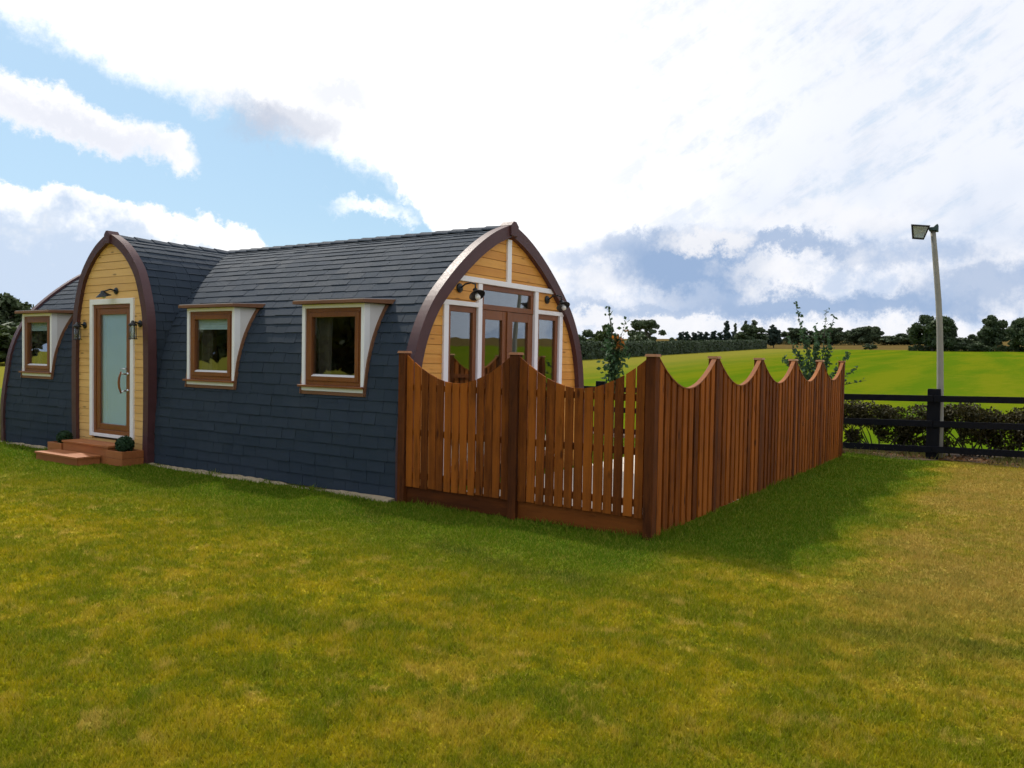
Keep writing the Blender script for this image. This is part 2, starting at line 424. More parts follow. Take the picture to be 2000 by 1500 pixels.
def _lawn(g, b):
    c, fine, mid = lawn_colour(g)
    n = g.noise(g.pos(), 60.0, 3, 0.7)
    c = g.mix(g.step(n, 0.55, 0.35) * 0.55, c, (0.10, 0.075, 0.010))
    g.put(b.inputs['Base Color'], c); b.inputs['Roughness'].default_value = 0.95; b.inputs['Specular IOR Level'].default_value = 0.05
    g.put(b.inputs['Normal'], g.bump(n, 0.8, 0.03))
LAWN = material('lawn_soil', _lawn)
def _blade(g, b):
    c, fine, mid = lawn_colour(g)
    rnd = S(g, g.n('ShaderNodeNewGeometry').outputs['Random Per Island'])
    c = g.mix(g.step(rnd, 0.60, 1.0) * 0.55, c, (0.44, 0.36, 0.06))
    c = g.mix(g.step(rnd, 0.30, 0.0) * 0.5, c, (0.10, 0.13, 0.008))
    g.put(b.inputs['Base Color'], c); b.inputs['Roughness'].default_value = 0.7; b.inputs['Specular IOR Level'].default_value = 0.12
    t = g.t; tl = g.n('ShaderNodeBsdfTranslucent'); g.put(tl.inputs[0], c)
    mx = g.n('ShaderNodeMixShader'); mx.inputs[0].default_value = 0.35
    t.links.new(b.outputs[0], mx.inputs[1]); t.links.new(tl.outputs[0], mx.inputs[2])
    t.links.new(mx.outputs[0], t.nodes['Material Output'].inputs['Surface'])
BLADE = material('grass_blade', _blade)
def _field(g, b):
    p = g.pos(); x, y, z = g.xyz(p)
    n = g.noise(g.vec(x * 0.35, y * 0.03, 0.0), 1.0, 4, 0.55)
    n2 = g.noise(g.vec(x, y * 0.6, 0.0), 0.05, 5, 0.6); n3 = g.noise(p, 1.4, 4, 0.65)
    st = g.m('SINE', x * 0.9 + y * 0.08 + n2 * 5.0)
    c = g.mix(g.step(n * 0.62 + n2 * 0.18 + n3 * 0.22 + st * 0.045, 0.42, 0.60), (0.074, 0.128, 0.005), (0.120, 0.146, 0.006))
    c = g.mix(g.step(n2 * 0.6 + n3 * 0.4, 0.50, 0.62) * 0.3, c, (0.165, 0.150, 0.014))
    # worn strip along the hedge
    hx = x + 47.0 + (y - 87.0) * 0.0893
    worn = g.step(hx + (n2 - 0.5) * 8.0, 26.0, 5.0)
    c = g.mix(worn * 0.8, c, (0.20, 0.175, 0.03))
    # stubble field beyond
    stub = g.step(y + (n2 - 0.5) * 6.0, 196.0, 201.0)
    sb = g.mix(g.noise(g.vec(x * 0.01, y * 0.06, 0.0), 1.0, 3, 0.5), (0.085, 0.052, 0.018), (0.15, 0.115, 0.04))
    c = g.mix(stub, c, sb)
    g.put(b.inputs['Base Color'], c); b.inputs['Roughness'].default_value = 1.0; b.inputs['Specular IOR Level'].default_value = 0.0
    g.put(b.inputs['Normal'], g.bump(n3, 0.5, 0.1))
FIELD = material('field_grass', _field)
PATIO = plain('pale_gravel', (0.62, 0.54, 0.44), 0.9, var=0.2, ns=40, bump=0.5)
SOILG = plain('bare_soil', (0.10, 0.062, 0.03), 0.95, var=0.5, ns=5, bump=0.8)
STONE = plain('pale_edging', (0.40, 0.31, 0.20), 0.9, var=0.45, ns=8, bump=0.5)

# ------------------------------------------------------------------ ground
def gz(y): 
    t = max(0.0, y - 24.0)
    return 0.0317 * t * t / (t + 9.0) * 1.0 if t < 1e9 else 0
def ground_z(x, y):
    t = y - 28.6
    return 0.0317 * (t + math.sqrt(t * t + 60.0)) / 2 - 0.03
def sheet(name, xs, ys, zf, mat):
    vs = [(x, y, zf(x, y)) for y in ys for x in xs]; nx = len(xs)
    fs = [(j*nx+i, j*nx+i+1, (j+1)*nx+i+1, (j+1)*nx+i) for j in range(len(ys)-1) for i in range(nx-1)]
    mb = MB(); mb.v, mb.f = vs, fs
    return tag(mb.build(name, mat, smooth=True), kind='structure')
ys = [-1200, -600, -200, -60, -20] + list(np.arange(0, 60, 4.0)) + list(np.arange(60, 420, 15.0)) + [600, 900, 1400]
xs = [-1500, -900, -500, -300] + list(np.arange(-200, 200, 25.0)) + [300, 500, 900, 1500]
tag(sheet('field', xs, ys, lambda x, y: ground_z(x, y) - 0.07, FIELD), 'bright green mown field rising to the hedge and trees', 'field')
def lawn_z(x, y):
    return 0.0 if y < 8 else 0.0
tag(sheet('lawn', list(np.arange(-40, 31, 2.0)), list(np.arange(-24, 9.9, 1.5)) + [9.9], lawn_z, LAWN), 'patchy green and straw lawn around the pod', 'lawn')
mb = MB(); mb.v = [(-3.02, 0.02, 0.012), (-0.02, 0.02, 0.012), (-0.02, 8.4, 0.012), (-3.02, 8.4, 0.012)]; mb.f = [(0, 1, 2, 3)]
tag(mb.build('gravel_yard', PATIO), 'pale gravel yard behind the wooden fence', 'yard', kind='structure')
# bare earth under the black fence
pts = []
for i in range(61):
    x = -14 + i * 0.4
    pts.append((x, 9.18 + 0.25 * math.sin(i * 1.3) + random.uniform(-.12, .12)))
mb = MB(); n = len(pts)
mb.v = [(x, y, 0.008) for x, y in pts] + [(x, 10.6, 0.03 + 0.05 * random.random()) for x, y in pts]
mb.f = [(i, i + 1, n + i + 1, n + i) for i in range(n - 1)]
tag(mb.build('soil_strip', SOILG), 'bare brown soil strip under the black fence', 'soil', kind='structure')

# ------------------------------------------------------------------ pod profiles
YC = 2.22
def smooth_profile(pts, n=400):
    P = np.array(pts, float); Q = np.vstack([2 * P[0] - P[1], P, 2 * P[-1] - P[-2]])
    out = []
    for i in range(1, len(Q) - 2):
        for t in np.linspace(0, 1, 30, endpoint=False):
            a, b, c, d = Q[i-1], Q[i], Q[i+1], Q[i+2]
            out.append(0.5 * (2*b + (c-a)*t + (2*a-5*b+4*c-d)*t*t + (3*b-a-3*c+d)*t**3))
    out.append(P[-1]); out = np.array(out)
    s = np.r_[0, np.cumsum(np.hypot(*np.diff(out, axis=0).T))]
    ss = np.linspace(0, s[-1], n)
    return np.c_[np.interp(ss, s, out[:, 0]), np.interp(ss, s, out[:, 1])], s[-1]
class Prof:
    def __init__(s, pts):
        s.p, s.L = smooth_profile(pts); t = np.gradient(s.p, axis=0); t /= np.linalg.norm(t, axis=1)[:, None]
        s.n = np.c_[t[:, 1], -t[:, 0]]      # outward (h positive)
        s.s = np.linspace(0, s.L, len(s.p))
    def at(s, d, off=0.0):
        i = np.interp
        return (i(d, s.s, s.p[:, 0]) + off * i(d, s.s, s.n[:, 0]), i(d, s.s, s.p[:, 1]) + off * i(d, s.s, s.n[:, 1]))
    def half(s, z, off=0.0):
        z = min(max(z, s.p[0, 1]), s.p[-1, 1]); return float(np.interp(z, s.p[:, 1], s.p[:, 0])) + off
PM = Prof([(2.20, 0.0), (2.20, 0.70), (2.12, 1.36), (2.06, 1.70), (1.93, 2.06), (1.72, 2.40), (1.43, 2.70), (1.10, 2.98), (0.76, 3.22), (0.40, 3.42), (0.0, 3.575)])
PP = Prof([(1.07, 0.0), (1.09, 0.8), (1.09, 1.6), (1.06, 2.2), (0.98, 2.55), (0.84, 2.91), (0.64, 3.17), (0.41, 3.37), (0.18, 3.50), (0.0, 3.575)])
XR, XL = -3.10, -12.98        # gable fronts
XP, YP = -9.24, -0.06         # porch axis and front plane
INS = -0.035                  # shingle face below trim face
pod = thing('glamping_pod', 'arched timber camping pod with slate-blue shingles and a pointed entrance porch', 'cabin', (-8.0, YC, 0))

DORM = [(-4.965, -3.856), (-7.426, -6.338), (-12.33, -11.30)]
YF = 0.10; ZB, ZT = 1.30, 2.36

def subtract(iv, cuts):
    out = [iv]
    for a, b in cuts:
        nx = []
        for p, q in out:
            if b <= p or a >= q: nx.append((p, q)); continue
            if a > p: nx.append((p, a))
            if b < q: nx.append((b, q))
        out = nx
    return [o for o in out if o[1] - o[0] > 0.03]

EXPO = 0.145
shingles = []      # (8 points)
def wedge(P0, P1, side, fixed, a, b, jit):
    """P0/P1: functions of offset giving the (h,z) at the lower and upper edge"""
    t0 = 0.013 + jit * 0.6; t1 = 0.004
    lo_i, lo_o, hi_i, hi_o = P0(INS - 0.012), P0(INS + t0 - 0.012), P1(INS - 0.018), P1(INS + t1 - 0.014)
    def w(hz, c): return side(hz[0], hz[1], c)
    return [w(lo_i, a), w(lo_i, b), w(hi_i, b), w(hi_i, a), w(lo_o, a), w(lo_o, b), w(hi_o, b), w(hi_o, a)]

ncourse = int((PM.L - 0.04) / EXPO)
MF = lambda h, z, c: (c, YC - h, z)
MBK = lambda h, z, c: (c, YC + h, z)
for side, front in ((MF, True), (MBK, False)):
    for i in range(ncourse + 1):
        s0 = 0.02 + i * EXPO; s1 = min(s0 + EXPO * 1.12, PM.L - 0.005)
        if s1 - s0 < 0.05: continue
        zm = PM.at(s0 + EXPO / 2)[1]
        cuts = []
        if front:
            hp = PP.half(zm) - 0.03
            if zm < 3.45: cuts.append((XP - hp, XP + hp))
            z0 = PM.at(s0)[1]; z1 = PM.at(s1)[1]
            for a, b in DORM:
                if min(z1, ZT) - max(z0, ZB) > 0.5 * (z1 - z0): cuts.append((a + 0.01, b - 0.01))
        for a, b in subtract((XL + 0.10, XR - 0.12), cuts):
            x = a - random.uniform(0, 0.26)
            while x < b:
                wd_ = random.choice((0.22, 0.26, 0.30, 0.34)) if front else 0.32
                p, q = max(x, a), min(x + wd_ - 0.005, b)
                x += wd_
                if q - p < 0.03: continue
                j = random.uniform(-0.006, 0.007); ds = random.uniform(-0.007, 0.005)
                s00 = max(0.004, s0 + ds)
                shingles.append((front, wedge(lambda o: PM.at(s00, o), lambda o: PM.at(s1, o), side, None, p, q, j)))
ncp = int((PP.L - 0.04) / EXPO)
for sg in (1, -1):
    PS = lambda h, z, c, sg=sg: (XP + sg * h, c, z)
    for i in range(ncp + 1):
        s0 = 0.02 + i * EXPO; s1 = min(s0 + EXPO * 1.12, PP.L - 0.005)
        if s1 - s0 < 0.05: continue
        zm = PP.at(s0 + EXPO / 2)[1]
        yb = YC - PM.half(zm, INS) + 0.10
        if zm > 3.42: yb = YC
        a, b = YP + 0.12, yb
        y = a - random.uniform(0, 0.2)
        while y < b:
            wd_ = random.choice((0.22, 0.26, 0.30, 0.34)); p, q = max(y, a), min(y + wd_ - 0.005, b); y += wd_
            if q - p < 0.03: continue
            j = random.uniform(-0.006, 0.007); s00 = max(0.004, s0 + random.uniform(-0.007, 0.005))
            shingles.append((True, wedge(lambda o: PP.at(s00, o), lambda o: PP.at(s1, o), PS, None, p, q, j)))
def seen_size(sh):
    P = [Vector(p) for p in sh[4:]]; c = (P[0] + P[1] + P[2] + P[3]) / 4; d = CAMP - c
    nrm = (P[1] - P[0]).cross(P[3] - P[0]); return abs(nrm.dot(d.normalized())) / d.length_squared
order = sorted(range(len(shingles)), key=lambda i: -seen_size(shingles[i][1]) if shingles[i][0] else 0)
rest = MB()
for r_, i in enumerate(order):
    if r_ < 300:
        MB().hexa(shingles[i][1]).build('shingle', SLATE, pod)
    else: rest.hexa(shingles[i][1])
tag(rest.build('shingles', SLATE, pod), kind='stuff')

# shell under the shingles, open where the dormers are
sh = MB(); NS = 48
for side, front in ((MF, True), (MBK, False)):
    lev = sorted(set(list(np.linspace(0, PM.L, NS))))
    for i in range(len(lev) - 1):
        zm = PM.at((lev[i] + lev[i+1]) / 2)[1]
        cuts = []
        if front:
            if ZB < zm < ZT: cuts = [(a + 0.05, b - 0.05) for a, b in DORM]
            if 0.3 < zm < 2.6: cuts = cuts + [(XP - 0.75, XP + 0.75)]
        for a, b in subtract((XL + 0.06, XR - 0.06), cuts):
            p0, p1 = PM.at(lev[i], -0.065), PM.at(lev[i+1], -0.065)
            sh.add([side(p0[0], p0[1], a), side(p0[0], p0[1], b), side(p1[0], p1[1], b), side(p1[0], p1[1], a)], [(0, 1, 2, 3)])
sh.build('shell', LINING, pod)
pshell = MB()
for sg in (1, -1):
    lev = np.linspace(0, PP.L, 30)
    for i in range(29):
        p0, p1 = PP.at(lev[i], -0.065), PP.at(lev[i+1], -0.065)
        pshell.add([(XP + sg*p0[0], YP + 0.08, p0[1]), (XP + sg*p0[0], 1.2, p0[1]), (XP + sg*p1[0], 1.2, p1[1]), (XP + sg*p1[0], YP + 0.08, p1[1])], [(0, 1, 2, 3)])
pshell.build('porch_shell', LINING, pod)
MB().box(XL + 0.1, XR - 0.1, 0.12, 2 * YC - 0.12, 0.24, 0.30).build('floor', LINING, pod)
MB().box(XL + 0.3, XR - 0.3, 0.2, 2 * YC - 0.2, 0.0, 0.236).build('base_frame', BARK, pod)

# ridge tiles
x = XL + 0.12
while x < XR - 0.16:
    w_ = 0.30; q = min(x + w_, XR - 0.13); b_ = 0.008
    rings = []
    for xx, lift in ((x, 0.018), (q + 0.03, 0.002)):
        rings.append([(xx, YC - 0.13, 3.49 + lift), (xx, YC - 0.12, 3.51 + lift), (xx, YC, 3.56 + lift), (xx, YC + 0.12, 3.51 + lift), (xx, YC + 0.13, 3.49 + lift), (xx, YC, 3.53 + lift)])
    MB().prism(*rings).build('ridge_tile', SLATE, pod); x = q
y = YP + 0.13
while y < YC - 0.3:
    rings = []
    for yy, lift in ((y, 0.018), (y + 0.33, 0.002)):
        rings.append([(XP - 0.13, yy, 3.47 + lift), (XP - 0.12, yy, 3.49 + lift), (XP, yy, 3.55 + lift), (XP + 0.12, yy, 3.49 + lift), (XP + 0.13, yy, 3.47 + lift), (XP, yy, 3.52 + lift)])
    MB().prism(*rings).build('ridge_tile', SLATE, pod); y += 0.30

# curved barge boards
def barge(P, side, c0, c1, wid, nseg):
    rings = []
    for s_ in np.linspace(0, P.L, nseg):
        o, i_ = P.at(s_, 0.0), P.at(s_, -wid)
        if s_ > P.L - 0.35:    # let the inner edge run to the middle line
            i_ = (max(0.0, i_[0]), i_[1])
        if s_ == P.L: i_ = (0.0, o[1] - wid * 1.12)
        rings.append([side(o[0], o[1], c0), side(o[0], o[1], c1), side(i_[0], i_[1], c1), side(i_[0], i_[1], c0)])
    return MB().strip(rings)
for side in (MF, MBK):
    barge(PM, side, XR - 0.145, XR, 0.165, 60).build('barge_board', PLUM, pod)
    barge(PM, side, XL + 0.12, XL, 0.15, 60).build('barge_board', PLUM, pod)
for sg in (1, -1):
    barge(PP, lambda h, z, c, sg=sg: (XP + sg * h, c, z), YP + 0.14, YP, 0.13, 60).build('barge_board', PLUM, pod)
# apex keystones
def key(pts, f0, f1): return MB().prism([f0(*p) for p in pts], [f1(*p) for p in pts])
kp = [(-0.085, 3.40), (0.085, 3.40), (0.095, 3.545), (0.03, 3.605), (-0.03, 3.605), (-0.095, 3.545)]
key(kp, lambda a, z: (XR + 0.03, YC + a, z), lambda a, z: (XR - 0.17, YC + a, z)).build('apex_block', PLUM, pod, bevel=0.006)
key([(a * 0.8, z) for a, z in kp], lambda a, z: (XP + a, YP - 0.03, z), lambda a, z: (XP + a, YP + 0.15, z)).build('apex_block', PLUM, pod, bevel=0.006)

# ---- right gable: boards
XW = XR - 0.075       # board face
opens = [(0.80, 3.69, 0.0, 2.40), (1.50, 2.99, 0.0, 2.72)]
z = 0.10; BH = 0.118
while z < 3.42:
    z1 = min(z + BH - 0.006, 3.44); zm = (z + z1) / 2
    hh = PM.half(z1, -0.10)
    cuts = [(a, b) for a, b, c, d in opens if c < zm < d]
    if zm > 2.72: cuts.append((2.165, 2.265))
    for a, b in subtract((YC - hh, YC + hh), cuts):
        j = random.uniform(0, 0.004)
        MB().hexa([(XW - 0.02, a, z), (XW + j, a, z), (XW + j, b, z), (XW - 0.02, b, z), (XW - 0.02, a, z1), (XW - 0.004 + j, a, z1), (XW - 0.004 + j, b, z1), (XW - 0.02, b, z1)]).build('board', PINEY, pod)
    z += BH
# backing behind the boards, open at the glazing
bk = MB()
def plate(y0, y1, z0, z1): bk.box(XW - 0.03, XW - 0.022, y0, y1, z0, z1)
for zz in np.arange(0.0, 3.4, 0.1):
    hh = PM.half(zz + 0.1, -0.09); zm = zz + 0.05
    cuts = [(a, b) for a, b, c, d in opens if c < zm < d]
    for a, b in subtract((YC - hh, YC + hh), cuts): plate(a, b, zz, zz + 0.1)
bk.build('gable_backing', PINEY, pod)
ew = MB()
for zz in np.arange(0.0, 3.4, 0.12):
    hh = PM.half(zz + 0.12, -0.10); ew.box(XL + 0.05, XL + 0.075, YC - hh, YC + hh, zz + 0.002, zz + 0.118)
ew.build('end_wall', PINEY, pod)
XT = XW + 0.028       # front of white battens
def batten(y0, y1, z0, z1, d=0.0): MB().box(XW - 0.06, XT + d, y0, y1, z0, z1).build('white_batten', WHITE, pod, bevel=0.004)
batten(0.98, 3.48, 2.695, 2.765, 0.008)
batten(2.165, 2.265, 2.766, 3.36)
batten(1.495, 1.585, 0.2, 2.694)
batten(2.905, 2.995, 0.2, 2.694)
batten(0.74, 1.494, 2.375, 2.435)
batten(2.996, 3.74, 2.375, 2.435)
batten(0.775, 0.87, 0.2, 2.374)
batten(3.62, 3.715, 0.2, 2.374)
# glazing
XG = XW - 0.025
def gframe(mb, y0, y1, z0, z1, w, x0, x1):
    mb.box(x0, x1, y0, y0 + w, z0, z1); mb.box(x0, x1, y1 - w, y1, z0, z1)
    mb.box(x0 + .001, x1 - .001, y0 + w, y1 - w, z0, z0 + w); mb.box(x0 + .001, x1 - .001, y0 + w, y1 - w, z1 - w, z1)
def glazed(name, y0, y1, z0, z1, w, x0, x1, extra=None):
    mb = MB(); gframe(mb, y0, y1, z0, z1, w, x0, x1)
    o = mb.build(name, OAK, pod, bevel=0.004)
    MB().box(x1 - 0.032, x1 - 0.026, y0 + w - .01, y1 - w + .01, z0 + w - .01, z1 - w + .01).build('pane', GLASS, o)
    return o
glazed('side_window', 0.871, 1.494, 0.25, 2.374, 0.075, XG - 0.05, XG + 0.02)
glazed('side_window', 2.996, 3.619, 0.25, 2.374, 0.075, XG - 0.05, XG + 0.02)
glazed('transom_window', 1.586, 2.904, 2.362, 2.694, 0.07, XG - 0.05, XG + 0.022)
d1 = glazed('glazed_door', 1.586, 2.243, 0.28, 2.358, 0.125, XG - 0.045, XG + 0.012)
d2 = glazed('glazed_door', 2.247, 2.904, 0.28, 2.358, 0.125, XG - 0.045, XG + 0.012)
MB().box(XG + 0.013, XG + 0.03, 2.215, 2.275, 0.28, 2.358).build('meeting_bead', OAK, pod)
hb = MB().box(XG + 0.013, XG + 0.028, 2.165, 2.20, 1.22, 1.46); hb.tube([(XG + 0.028, 2.18, 1.38), (XG + 0.075, 2.18, 1.38), (XG + 0.075, 2.06, 1.38)], 0.009)
hb.build('handle', CHROME, d1)

# gooseneck lamps on the gable
def goose(y, z):
    root = MB()
    root.lathe([(0.001, 0.0), (0.058, 0.0), (0.062, 0.012), (0.055, 0.024), (0.02, 0.034), (0.001, 0.035)], Matrix.Translation((XW + 0.002, y, z)) @ Matrix.Rotation(R(90), 4, 'Y'), 20)
    o = root.build('gooseneck_lamp', BLACK, pod, smooth=True)
    ez, ex = z - 0.03, XW + 0.27
    MB().tube([(XW + 0.03, y, z), (XW + 0.10, y, z + 0.045), (XW + 0.19, y, z + 0.06), (XW + 0.26, y, z + 0.04), (ex - 0.01, y, ez)], 0.011, 8).build('arm', BLACK, o, smooth=True)
    M = Matrix.Translation((ex, y, ez - 0.03)) @ Matrix.Rotation(R(-34), 4, 'Y') @ Matrix.Rotation(R(-14), 4, 'X')
    MB().lathe([(0.001, 0.045), (0.03, 0.045), (0.034, 0.01), (0.06, -0.012), (0.103, -0.050), (0.106, -0.056), (0.098, -0.052), (0.056, -0.020), (0.001, -0.01)], M, 24).build('shade', BLACK, o, smooth=True)
    MB().lathe([(0.001, -0.02), (0.018, -0.025), (0.03, -0.06), (0.036, -0.085), (0.028, -0.112), (0.001, -0.122)], M, 14).build('bulb', BULB, o, smooth=True)
goose(1.10, 2.60); goose(3.26, 2.60)

# ---- dormers
def dormer(xa, xb, blind):
    wb = 0.055
    mb = MB()
    mb.box(xa, xa + wb, YF, YF + 0.10, ZB + 0.0, ZT - 0.002); mb.box(xb - wb, xb, YF, YF + 0.10, ZB, ZT - 0.002)
    mb.box(xa + wb, xb - wb, YF + .001, YF + 0.10, ZT - 0.05, ZT - 0.002)
    root = mb.build('dormer', WHITE, pod, bevel=0.003)
    wall = lambda z: YC - PM.half(z, INS) + 0.03
    zs = list(np.linspace(ZB - 0.04, ZT, 12))
    for xx0, xx1 in ((xa, xa + 0.02), (xb - 0.02, xb)):
        ring = [(YF + 0.098, zs[0]), (YF + 0.098, zs[-1])] + [(max(YF + 0.105, wall(z)), z) for z in reversed(zs)]
        c = MB().prism([(xx0, y, z) for y, z in ring], [(xx1, y, z) for y, z in ring]); c.build('cheek', CHEEK, root)
    for sg, xe in ((1, xb), (-1, xa)):       # trim that follows the curve of the wall
        rings = []
        for z in np.linspace(ZB - 0.09, ZT, 14):
            yw = YC - PM.half(z, INS)
            x0, x1 = (xe + 0.001, xe + 0.020) if sg > 0 else (xe - 0.020, xe - 0.001)
            rings.append([(x0, yw - 0.035, z), (x1, yw - 0.035, z), (x1, yw + 0.03, z), (x0, yw + 0.03, z)])
        MB().strip(rings).build('cheek_trim', SOFF, root)
    # roof board, a little lower at the front
    yb = YC - PM.half(ZT + 0.06, INS) + 0.06
    x0, x1 = xa - 0.085, xb + 0.075
    MB().hexa([(x0, YF - 0.09, ZT), (x1, YF - 0.09, ZT), (x1, yb, ZT + 0.012), (x0, yb, ZT + 0.012), (x0, YF - 0.09, ZT + 0.042), (x1, YF - 0.09, ZT + 0.042), (x1, yb, ZT + 0.072), (x0, yb, ZT + 0.072)]).build('roof_board', SOFF, root, bevel=0.004)
    MB().hexa([(x0+.01, YF - 0.08, ZT + 0.044), (x1-.01, YF - 0.08, ZT + 0.044), (x1-.01, yb, ZT + 0.074), (x0+.01, yb, ZT + 0.074), (x0+.01, YF - 0.08, ZT + 0.052), (x1-.01, YF - 0.08, ZT + 0.052), (x1-.01, yb, ZT + 0.082), (x0+.01, yb, ZT + 0.082)]).build('roof_cover', LEAD, root)
    # sill, white apron and lower trim
    MB().box(xa - 0.03, xb + 0.015, YF - 0.05, YF + 0.06, ZB - 0.002, ZB + 0.026).build('sill', OAKX, root, bevel=0.004)
    MB().box(xa + 0.002, xb - 0.002, YF - 0.004, YF + 0.097, ZB - 0.05, ZB - 0.003).build('apron', WHITE, root, bevel=0.003)
    MB().box(xa - 0.01, xb + 0.026, YF + 0.0, YF + 0.14, ZB - 0.095, ZB - 0.052).build('lower_trim', SOFF, root, bevel=0.003)
    # oak frame and sash
    fx0, fx1, fz0, fz1 = xa + wb, xb - wb, ZB + 0.027, ZT - 0.052
    fr = MB(); w1 = 0.05
    def xf(mb, x0, x1, z0, z1, w, y0, y1):
        mb.box(x0, x0 + w, y0, y1, z0, z1); mb.box(x1 - w, x1, y0, y1, z0, z1)
        mb.box(x0 + w, x1 - w, y0 + .001, y1 - .001, z0, z0 + w); mb.box(x0 + w, x1 - w, y0 + .001, y1 - .001, z1 - w, z1)
    xf(fr, fx0, fx1, fz0, fz1, w1, YF + 0.02, YF + 0.09)
    fr.build('window_frame', OAK, root, bevel=0.003)
    sa = MB(); sx0, sx1, sz0, sz1 = fx0 + w1, fx1 - w1, fz0 + w1, fz1 - w1
    xf(sa, sx0 + .001, sx1 - .001, sz0 + .001, sz1 - .001, 0.062, YF + 0.008, YF + 0.08)
    sa.build('sash', OAK, root, bevel=0.005)
    gx0, gx1, gz0, gz1 = sx0 + 0.062, sx1 - 0.062, sz0 + 0.062, sz1 - 0.062
    MB().box(gx0 - .01, gx1 + .01, YF + 0.048, YF + 0.054, gz0 - .01, gz1 + .01).build('pane', GLASS, root)
    MB().hexa([(gx0, YF + 0.010, gz0 - .001), (gx1, YF + 0.010, gz0 - .001), (gx1, YF + 0.047, gz0 - .001), (gx0, YF + 0.047, gz0 - .001), (gx0, YF + 0.02, gz0 + 0.01), (gx1, YF + 0.02, gz0 + 0.01), (gx1, YF + 0.047, gz0 + 0.026), (gx0, YF + 0.047, gz0 + 0.026)]).build('glazing_bead', CHEEK, root)
    # blind rolled up inside
    bl = MB(); zz = gz1 + 0.03
    for i in range(5):
        bl.hexa([(gx0 - .03, YF + 0.085, zz - 0.034), (gx1 + .03, YF + 0.085, zz - 0.034), (gx1 + .03, YF + 0.10, zz - 0.030), (gx0 - .03, YF + 0.10, zz - 0.030), (gx0 - .03, YF + 0.092, zz), (gx1 + .03, YF + 0.092, zz), (gx1 + .03, YF + 0.107, zz), (gx0 - .03, YF + 0.107, zz)]); zz -= 0.035
    if blind: bl.build('blind', BLIND, root)
    # a curtain drawn to one side
    rings = []
    for i in range(15):
        xx = gx0 - 0.02 + i * 0.015; yy = YF + 0.15 + 0.02 * math.sin(i * 1.9)
        rings.append([(xx, yy, gz0 - 0.1), (xx, yy + 0.006, gz0 - 0.1), (xx - 0.03 + 0.004*i, yy + 0.006, gz1 + 0.04), (xx - 0.03 + 0.004*i, yy, gz1 + 0.04)])
    MB().strip(rings).build('curtain', CURT, root)
    return root
for i, (a, b) in enumerate(DORM): dormer(a, b, i > 0)

# ---- porch face
YW = YP + 0.06
DX0, DX1, DZ0, DZ1 = -9.84, -8.60, 0.34, 2.54
z = 0.06
while z < 3.44:
    z1 = min(z + BH - 0.006, 3.45); zm = (z + z1) / 2
    hh = PP.half(z1, -0.085)
    cuts = [(DX0 + 0.03, DX1 - 0.03)] if DZ0 < zm < DZ1 - 0.03 else []
    for a, b in subtract((XP - hh, XP + hh), cuts):
        j = random.uniform(0, 0.004)
        MB().hexa([(a, YW - j, z), (b, YW - j, z), (b, YW + 0.02, z), (a, YW + 0.02, z), (a, YW + 0.004 - j, z1), (b, YW + 0.004 - j, z1), (b, YW + 0.02, z1), (a, YW + 0.02, z1)]).build('board', PINEX, pod)
    z += BH
bk = MB()
for zz in np.arange(0.0, 3.4, 0.1):
    hh = PP.half(zz + 0.1, -0.08)
    cuts = [(DX0 + 0.04, DX1 - 0.04)] if DZ0 < zz + 0.05 < DZ1 - 0.04 else []
    for a, b in subtract((XP - hh, XP + hh), cuts): bk.box(a, b, YW + 0.022, YW + 0.03, zz, zz + 0.1)
bk.build('porch_backing', PINEX, pod)
def dframe(mb, x0, x1, z0, z1, w, y0, y1, wb=None):
    wb = wb or w
    mb.box(x0, x0 + w, y0, y1, z0, z1); mb.box(x1 - w, x1, y0, y1, z0, z1)
    mb.box(x0 + w, x1 - w, y0 + .001, y1 - .001, z1 - w, z1); mb.box(x0 + w, x1 - w, y0 + .001, y1 - .001, z0, z0 + wb)
mb = MB(); dframe(mb, DX0, DX1, DZ0, DZ1, 0.085, YW - 0.03, YW + 0.04, 0.05)
mb.build('door_surround', WHITE, pod, bevel=0.004)
mb = MB(); dframe(mb, DX0 + 0.086, DX1 - 0.086, DZ0 + 0.051, DZ1 - 0.086, 0.062, YW - 0.005, YW + 0.06)
mb.build('door_frame', OAK, pod, bevel=0.004)
mb = MB(); dframe(mb, DX0 + 0.150, DX1 - 0.150, DZ0 + 0.115, DZ1 - 0.150, 0.095, YW + 0.008, YW + 0.055)
door = mb.build('door', OAK, pod, bevel=0.006)
gx0, gx1, gz0, gz1 = DX0 + 0.245, DX1 - 0.245, DZ0 + 0.21, DZ1 - 0.245
MB().box(gx0 - .01, gx1 + .01, YW + 0.030, YW + 0.036, gz0 - .01, gz1 + .01).build('pane', FROST, door)
bl = MB(); zz = gz1
while zz > gz0 - 0.02:
    bl.hexa([(gx0 - .03, YW + 0.062, zz - 0.024), (gx1 + .03, YW + 0.062, zz - 0.024), (gx1 + .03, YW + 0.066, zz - 0.024), (gx0 - .03, YW + 0.066, zz - 0.024), (gx0 - .03, YW + 0.074, zz), (gx1 + .03, YW + 0.074, zz), (gx1 + .03, YW + 0.078, zz), (gx0 - .03, YW + 0.078, zz)]); zz -= 0.023
bl.build('venetian_blind', BLIND, door)
hx = DX1 - 0.20
hd = MB()
for zz in (1.10, 1.36):
    hd.tube([(hx, YW + 0.01, zz), (hx, YW - 0.06, zz), (hx + 0.0, YW - 0.10, zz + (0.02 if zz > 1.2 else -0.02))], 0.012, 8)
    hd.lathe([(0.001, 0), (0.026, 0), (0.026, 0.008), (0.001, 0.009)], Matrix.Translation((hx, YW + 0.008, zz)) @ Matrix.Rotation(R(90), 4, 'X'), 14)
hd.tube([(hx - 0.02, YW + 0.008, 1.44), (hx - 0.02, YW - 0.035, 1.44), (hx - 0.14, YW - 0.04, 1.44)], 0.009, 8)
